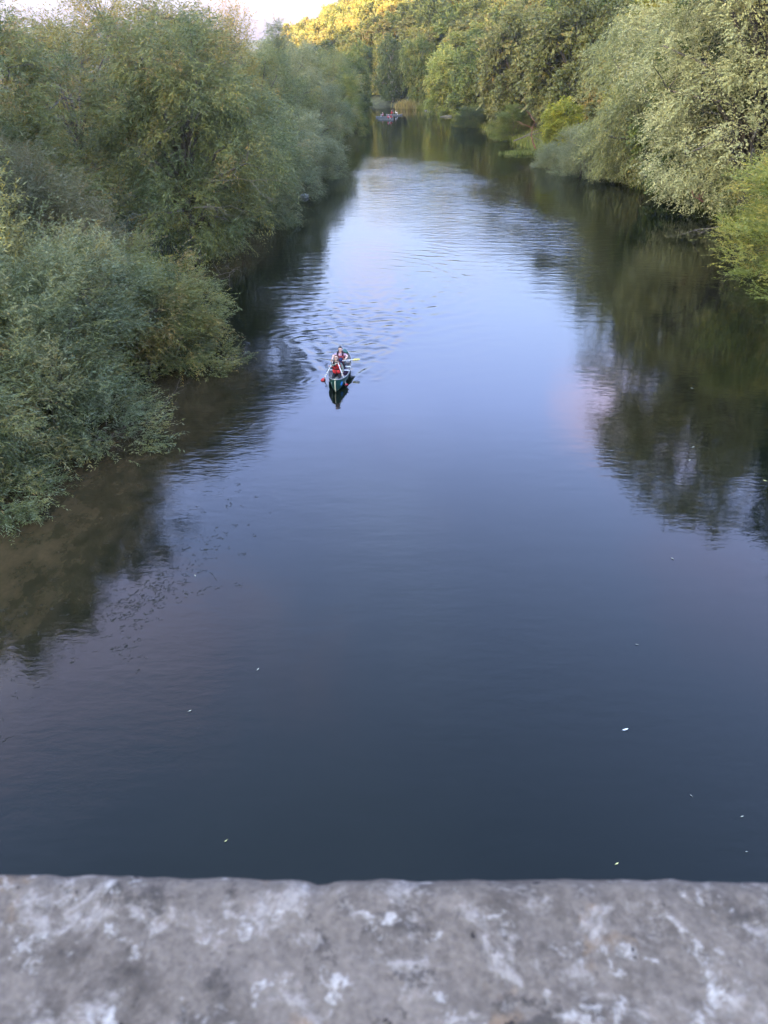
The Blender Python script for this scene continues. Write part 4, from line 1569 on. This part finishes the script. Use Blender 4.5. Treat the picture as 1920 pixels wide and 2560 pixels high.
# ------------------------------------------------------------------ leaves and a feather afloat
m_fl = plain('fallen_leaf', (0.55, 0.50, 0.20), 0.6, 0.2, 30, 0.3)
m_fp = plain('pale_leaf', (0.36, 0.35, 0.27), 0.6, 0.2, 30, 0.3)
m_fd = plain('dull_leaf', (0.20, 0.19, 0.15), 0.6, 0.2, 30, 0.3)
AFLOAT = [(488, 1440, .075, m_fp, 0), (645, 1674, .075, m_fp, 0), (565, 2103, .065, m_fl, 'small yellow leaf afloat near the parapet, left of centre'),
          (1542, 2160, .075, m_fl, 'thin bright yellow leaf afloat just above the right part of the parapet'), (1866, 2130, .05, m_fp, 0),
          (1728, 1990, .06, m_fd, 0), (475, 1778, .07, m_fp, 0),
          (1592, 1612, .08, m_fd, 0), (1855, 2042, .06, m_fp, 0), (1730, 971, .13, m_fp, 0), (1733, 1118, .11, m_fp, 0),
          (1724, 1151, .10, m_fp, 0), (1912, 1202, .12, m_fl, 'yellowish leaf afloat in the dark reflection at the right edge'), (1681, 1397, .11, m_fd, 0)]
for px_, py_, sz, mt, lab in AFLOAT:
    Y = CAM_H / math.tan(PITCH - math.atan((1280 - py_) / FPX))
    p = P(px_, py_, Y)
    an = random.uniform(0, 6.28)
    mb = MB()
    top = [(-.5, 0, .004), (-.25, .13, .010), (.1, .17, .008), (.5, 0, .016), (.1, -.17, .010), (-.25, -.13, .006)]
    k = sz * 1.0
    mb.add([(x_ * k, y_ * k, z_ + .004) for x_, y_, z_ in top] + [(x_ * k, y_ * k, z_ + .0015) for x_, y_, z_ in top],
           [(0, 1, 2, 3), (0, 3, 4, 5), (9, 8, 7, 6), (11, 10, 9, 6)] + [(i, (i + 1) % 6, (i + 1) % 6 + 6, i + 6) for i in range(6)])
    mb.tube([(-.5 * k, 0, .006), (-.68 * k, .02 * k, .005)], .0015, 4)
    o = mb.build('floating_leaf', mt, None, False)
    o.location = (p.x, p.y, 0.0015)
    o.rotation_euler = (0, 0, an)
    tag(o, lab or 'tiny pale fallen leaf drifting on the open water', 'leaf', 'leaves drifting on the river')
Y = CAM_H / math.tan(PITCH - math.atan((1280 - 1825) / FPX))
p = P(1563, 1825, Y)
fe = empty('feather', (p.x, p.y, 0.006), 0.1)
tag(fe, 'curled white feather floating on the water at the lower right', 'feather')
mb = MB()
V, F = [], []
for i in range(9):
    t = i / 8
    w_ = 0.018 * math.sin(PI * (0.1 + 0.85 * t)) ** 0.7
    V += [(-.055 + .11 * t, -w_, .002 + .03 * t * t), (-.055 + .11 * t, 0, .006 + .03 * t * t), (-.055 + .11 * t, w_, .002 + .03 * t * t)]
for i in range(8):
    F += [(i * 3, i * 3 + 1, i * 3 + 4, i * 3 + 3), (i * 3 + 1, i * 3 + 2, i * 3 + 5, i * 3 + 4)]
mb.add(V, F)
mb.build('vane', m_whit, fe)
mb = MB()
mb.tube([(-.075, 0, .004), (0, 0, .015), (.055, 0, .037)], .0016, 5)
mb.build('quill', m_whit, fe)

# ------------------------------------------------------------------ weed strands on the surface (left foreground)
m_weed = plain('water_weed', (0.030, 0.028, 0.020), 0.8, 0.3, 5, 0.15)
g2 = np.random.default_rng(17)
mb = MB()
SEEDS = [(400, 1470, 60, 26, 120), (345, 1500, 55, 30, 120), (310, 1540, 40, 40, 40), (330, 1600, 30, 40, 36), (530, 1370, 45, 30, 30), (500, 1480, 60, 40, 22), (420, 1400, 80, 30, 50),
         (380, 1350, 60, 20, 40), (90, 1640, 90, 60, 60), (60, 1560, 60, 50, 30), (560, 1290, 60, 40, 24), (600, 1200, 30, 50, 14), (590, 1140, 40, 40, 10)]
for cx0, cy0, sx_, sy_, n_ in SEEDS:
    for k in range(int(n_ * .5)):
        px_ = cx0 + g2.normal(0, sx_)
        py_ = cy0 + g2.normal(0, sy_) - 0.35 * (px_ - cx0) * (cx0 < 450)
        if py_ > 1900 or px_ < -40:
            continue
        Y = CAM_H / math.tan(PITCH - math.atan((1280 - py_) / FPX))
        p = P(px_, py_, Y)
        for kk in range(4):
            ln = g2.uniform(.02, .10)
            an = 0.9 + g2.normal(0, .8)
            d = Vector((math.cos(an), math.sin(an), 0))
            s_ = Vector((-d.y, d.x, 0))
            V, F = [], []
            bend = g2.normal(0, .35)
            o_ = Vector((g2.normal(0, .05), g2.normal(0, .05), 0))
            for i in range(4):
                t = i / 3
                c = Vector((p.x, p.y, .003 + .001 * kk)) + o_ + d * ln * (t - .5) + s_ * ln * bend * t * t
                w_ = .002 + .007 * math.sin(PI * t) * g2.uniform(.3, 1.3)
                V += [c - s_ * w_, c + Vector((0, 0, .004)), c + s_ * w_]
            for i in range(3):
                F += [(i * 3, i * 3 + 1, i * 3 + 4, i * 3 + 3), (i * 3 + 1, i * 3 + 2, i * 3 + 5, i * 3 + 4)]
            mb.add(V, F)
o = mb.build('water_weed', m_weed)
tag(o, 'dark strands of weed lying on the water in the left foreground', kind='stuff')

# ------------------------------------------------------------------ bank grass, reeds, stones, dead wood
M_grass = leaf_mat('bank_grass', [(0.0, (0.07, 0.10, 0.03)), (0.5, (0.13, 0.17, 0.045)), (1.0, (0.24, 0.22, 0.09))], None, 0, 0.3)
M_reed = leaf_mat('reed_blades', [(0.0, (0.12, 0.13, 0.05)), (0.6, (0.20, 0.18, 0.085)), (1.0, (0.28, 0.23, 0.12))], None, 0, 0.3)


def blades(name, xy, hmin, hmax, w, mat, label, seed, cat=None, kind='stuff'):
    gg = np.random.default_rng(seed)
    n = len(xy)
    z = np.maximum(ground(xy[:, 0], xy[:, 1]), -0.05)
    base = np.stack([xy[:, 0], xy[:, 1], z], 1)
    h = gg.uniform(hmin, hmax, n)
    an = gg.uniform(0, 6.28, n)
    sd = np.stack([np.cos(an), np.sin(an), np.zeros(n)], 1) * (w * gg.uniform(.6, 1.3, n))[:, None]
    ln = gg.normal(0, .35, (n, 2)) * h[:, None]
    m = base + np.stack([ln[:, 0] * .3, ln[:, 1] * .3, h * .6], 1)
    t = base + np.stack([ln[:, 0], ln[:, 1], h], 1)
    V = np.stack([base - sd, base + sd, m + sd * .8, m - sd * .8, t + sd * .1, t - sd * .1], 1).reshape(-1, 3)
    i = np.arange(n)[:, None] * 6
    F = np.concatenate([i + np.array([[0, 1, 2, 3]]), i + np.array([[3, 2, 4, 5]])])
    tint = np.clip(0.45 + gg.normal(0, .22, n), 0, 1)
    me = crown_mesh(name, V, F, np.concatenate([tint, tint]))
    o = link(name, me, None, mat)
    tag(o, label, cat, kind=kind)
    return o


g3 = np.random.default_rng(23)
n_ = 26000
yy = 38 + 205 * g3.random(n_) ** 0.9
dd = np.abs(g3.normal(0, 3.2, n_)) - 0.3
blades('bank_grass', np.stack([XR(yy) + dd, yy], 1), .35, 1.15, .035, M_grass, 'rough grass and nettles along the foot of the right bank', 24)
yy = 24 + 205 * g3.random(9000)
blades('bank_grass', np.stack([XL(yy) - np.abs(g3.normal(0, 1.6, 9000)) + .2, yy], 1), .3, .9, .03, M_grass, 'rough grass along the foot of the left bank', 25)
rc = P(1014, 270, 234)
blades('reed_clump', np.stack([rc.x + g3.normal(0, 1.3, 420), 234 + g3.normal(0, .7, 420)], 1), 1.2, 2.5, .05, M_reed,
       'straw-coloured reed clump at the water by the river bend', 26, 'reeds', None)
gp = P(1290, 362, 117)
blades('grass_patch', np.stack([gp.x + .6 + g3.normal(0, 1.1, 900), 117.6 + g3.normal(0, .7, 900)], 1), .2, .6, .04, M_grass,
       'bright green tuft of waterside grass on the right bank', 27, 'grass', None)

m_rock = plain('pale_rock', (0.24, 0.23, 0.20), 0.9, 0.3, 4, 0.2)
m_sand = plain('wet_sand', (0.14, 0.12, 0.08), 0.9, 0.3, 3, 0.2)


def rock(loc, size, mat, label, seed, cat='rock', name='rock'):
    mb = MB()

    def f(p):
        return p * (1 + 0.28 * mnoise.noise(p * 1.6 + Vector((seed, 0, 0))) + 0.1 * mnoise.noise(p * 4 + Vector((seed, 3, 0))))
    mb.ball((0, 0, 0), size, None, 14, 9, 0, f)
    o = mb.build(name, mat, None, False)
    o.location = loc
    o.rotation_euler = (0, 0, seed)
    tag(o, label, cat)


p = P(762, 498, 78.5)
rock((p.x, 78.5, 0.08), (0.5, 0.4, 0.26), m_rock, 'pale rock at the waterline under the left bank willows', 1.3)
for px_, Yk, sx_, lab, sd in ((1076, 222, 2.6, 'low sand spit at the foot of the far right bank, nearest the bend', 2.1), (1120, 199, 2.0, 'low sand spit on the far right bank, nearer the camera', 3.7)):
    p = P(px_, 285, Yk)
    rock((p.x, Yk, -0.02), (sx_, 1.2, 0.35), m_sand, lab, sd, 'sandbank', 'sand_spit')

m_dead = plain('dead_wood', (0.17, 0.135, 0.105), 0.9, 0.3, 5, 0.1)
m_rust = plain('rusty_wood', (0.20, 0.085, 0.055), 0.9, 0.3, 5, 0.1)


def branchwork(mb, p, d, ln, r, depth, rng, kids=3):
    pts, q, dd_ = [Vector(p)], Vector(p), Vector(d).normalized()
    for i in range(4):
        dd_ = (dd_ + Vector((rng.gauss(0, .22), rng.gauss(0, .22), rng.gauss(0, .16)))).normalized()
        q = q + dd_ * ln / 4
        pts.append(q)
    mb.tube(pts, [r, r * .85, r * .65, r * .45, r * .2], 5, cap=False)
    if depth > 0:
        for k in range(kids):
            i = rng.randint(1, 4)
            nd = (dd_ + Vector((rng.gauss(0, .7), rng.gauss(0, .7), rng.gauss(0, .5)))).normalized()
            branchwork(mb, pts[i], nd, ln * rng.uniform(.45, .75), r * .5, depth - 1, rng, kids)


def dead(name, start, d, ln, r, depth, mat, label, cat, seed, kids=3):
    rng = random.Random(seed)
    mb = MB()
    branchwork(mb, Vector(), d, ln, r, depth, rng, kids)
    o = mb.build(name, mat)
    o.location = start
    tag(o, label, cat)


dead('driftwood', P(1338, 385, 104.5) + Vector((0, 0, .6)), (-.5, -.2, 1), 3.2, .09, 2, m_rust, 'reddish dead branch standing in the water by the low grey bush', 'driftwood', 3)
dead('fallen_branch', P(1285, 352, 119), (1, 0.1, .12), 5.5, .10, 1, m_dead, 'bleached fallen branch lying on the right bank below the oak', 'branch', 8)
dead('bare_branch', Vector((-9.0, 47.2, 5.6)), (.95, -.25, .10), 3.0, .028, 2, m_dead, 'bare grey twigs sticking out of the big dark willow on the left', 'branch', 5, 4)
dead('bare_branch', Vector((-10.6, 45.6, 4.2)), (.85, -.45, .30), 2.4, .022, 2, m_dead, 'lower bare grey branch of the big dark willow on the left', 'branch', 6, 4)
dead('bare_branch', Vector((-15.5, 58.0, 9.6)), (.7, -.6, -.25), 3.2, .09, 1, bark, 'dark crooked limb jutting from the yellow-brown autumn willow', 'branch', 12)
dead('root_tangle', P(1755, 515, 58) + Vector((0, 0, .3)), (-.7, -.5, .15), 1.0, .07, 2, m_rust, 'rust-red roots at the water between the silvery poplar and the bright willow', 'roots', 9)
dead('bare_branch', P(1760, 580, 47) + Vector((.8, 0, .3)), (-1, -.3, .1), 2.2, .03, 2, m_dead, 'thin bare twig reaching over the black water beside the bright willow', 'branch', 14)
for px_, py_, Yk, dv, ln, lab, sd in ((250, 1120, 23.6, (.9, -.3, .25), 1.3, 'tan bare twigs poking out over the shallows from the nearest corner bush', 31),
                                   (345, 1015, 26.6, (.9, -.2, .05), 1.5, 'dead twigs trailing at the waterline left of the jutting bush', 32),
                                   (575, 905, 32.0, (.9, -.1, .30), 1.1, 'thin twigs at the tip of the furthest jutting bush', 33),
                                   (560, 690, 45.5, (.9, -.4, .05), 2.0, 'bare twigs low over the water under the big dark olive willow', 34)):
    p = P(px_, py_, Yk)
    dead('bare_branch', Vector((p.x - .5, Yk, max(p.z, .25))), dv, ln, .016, 2, m_dead, lab, 'branch', sd, 4)
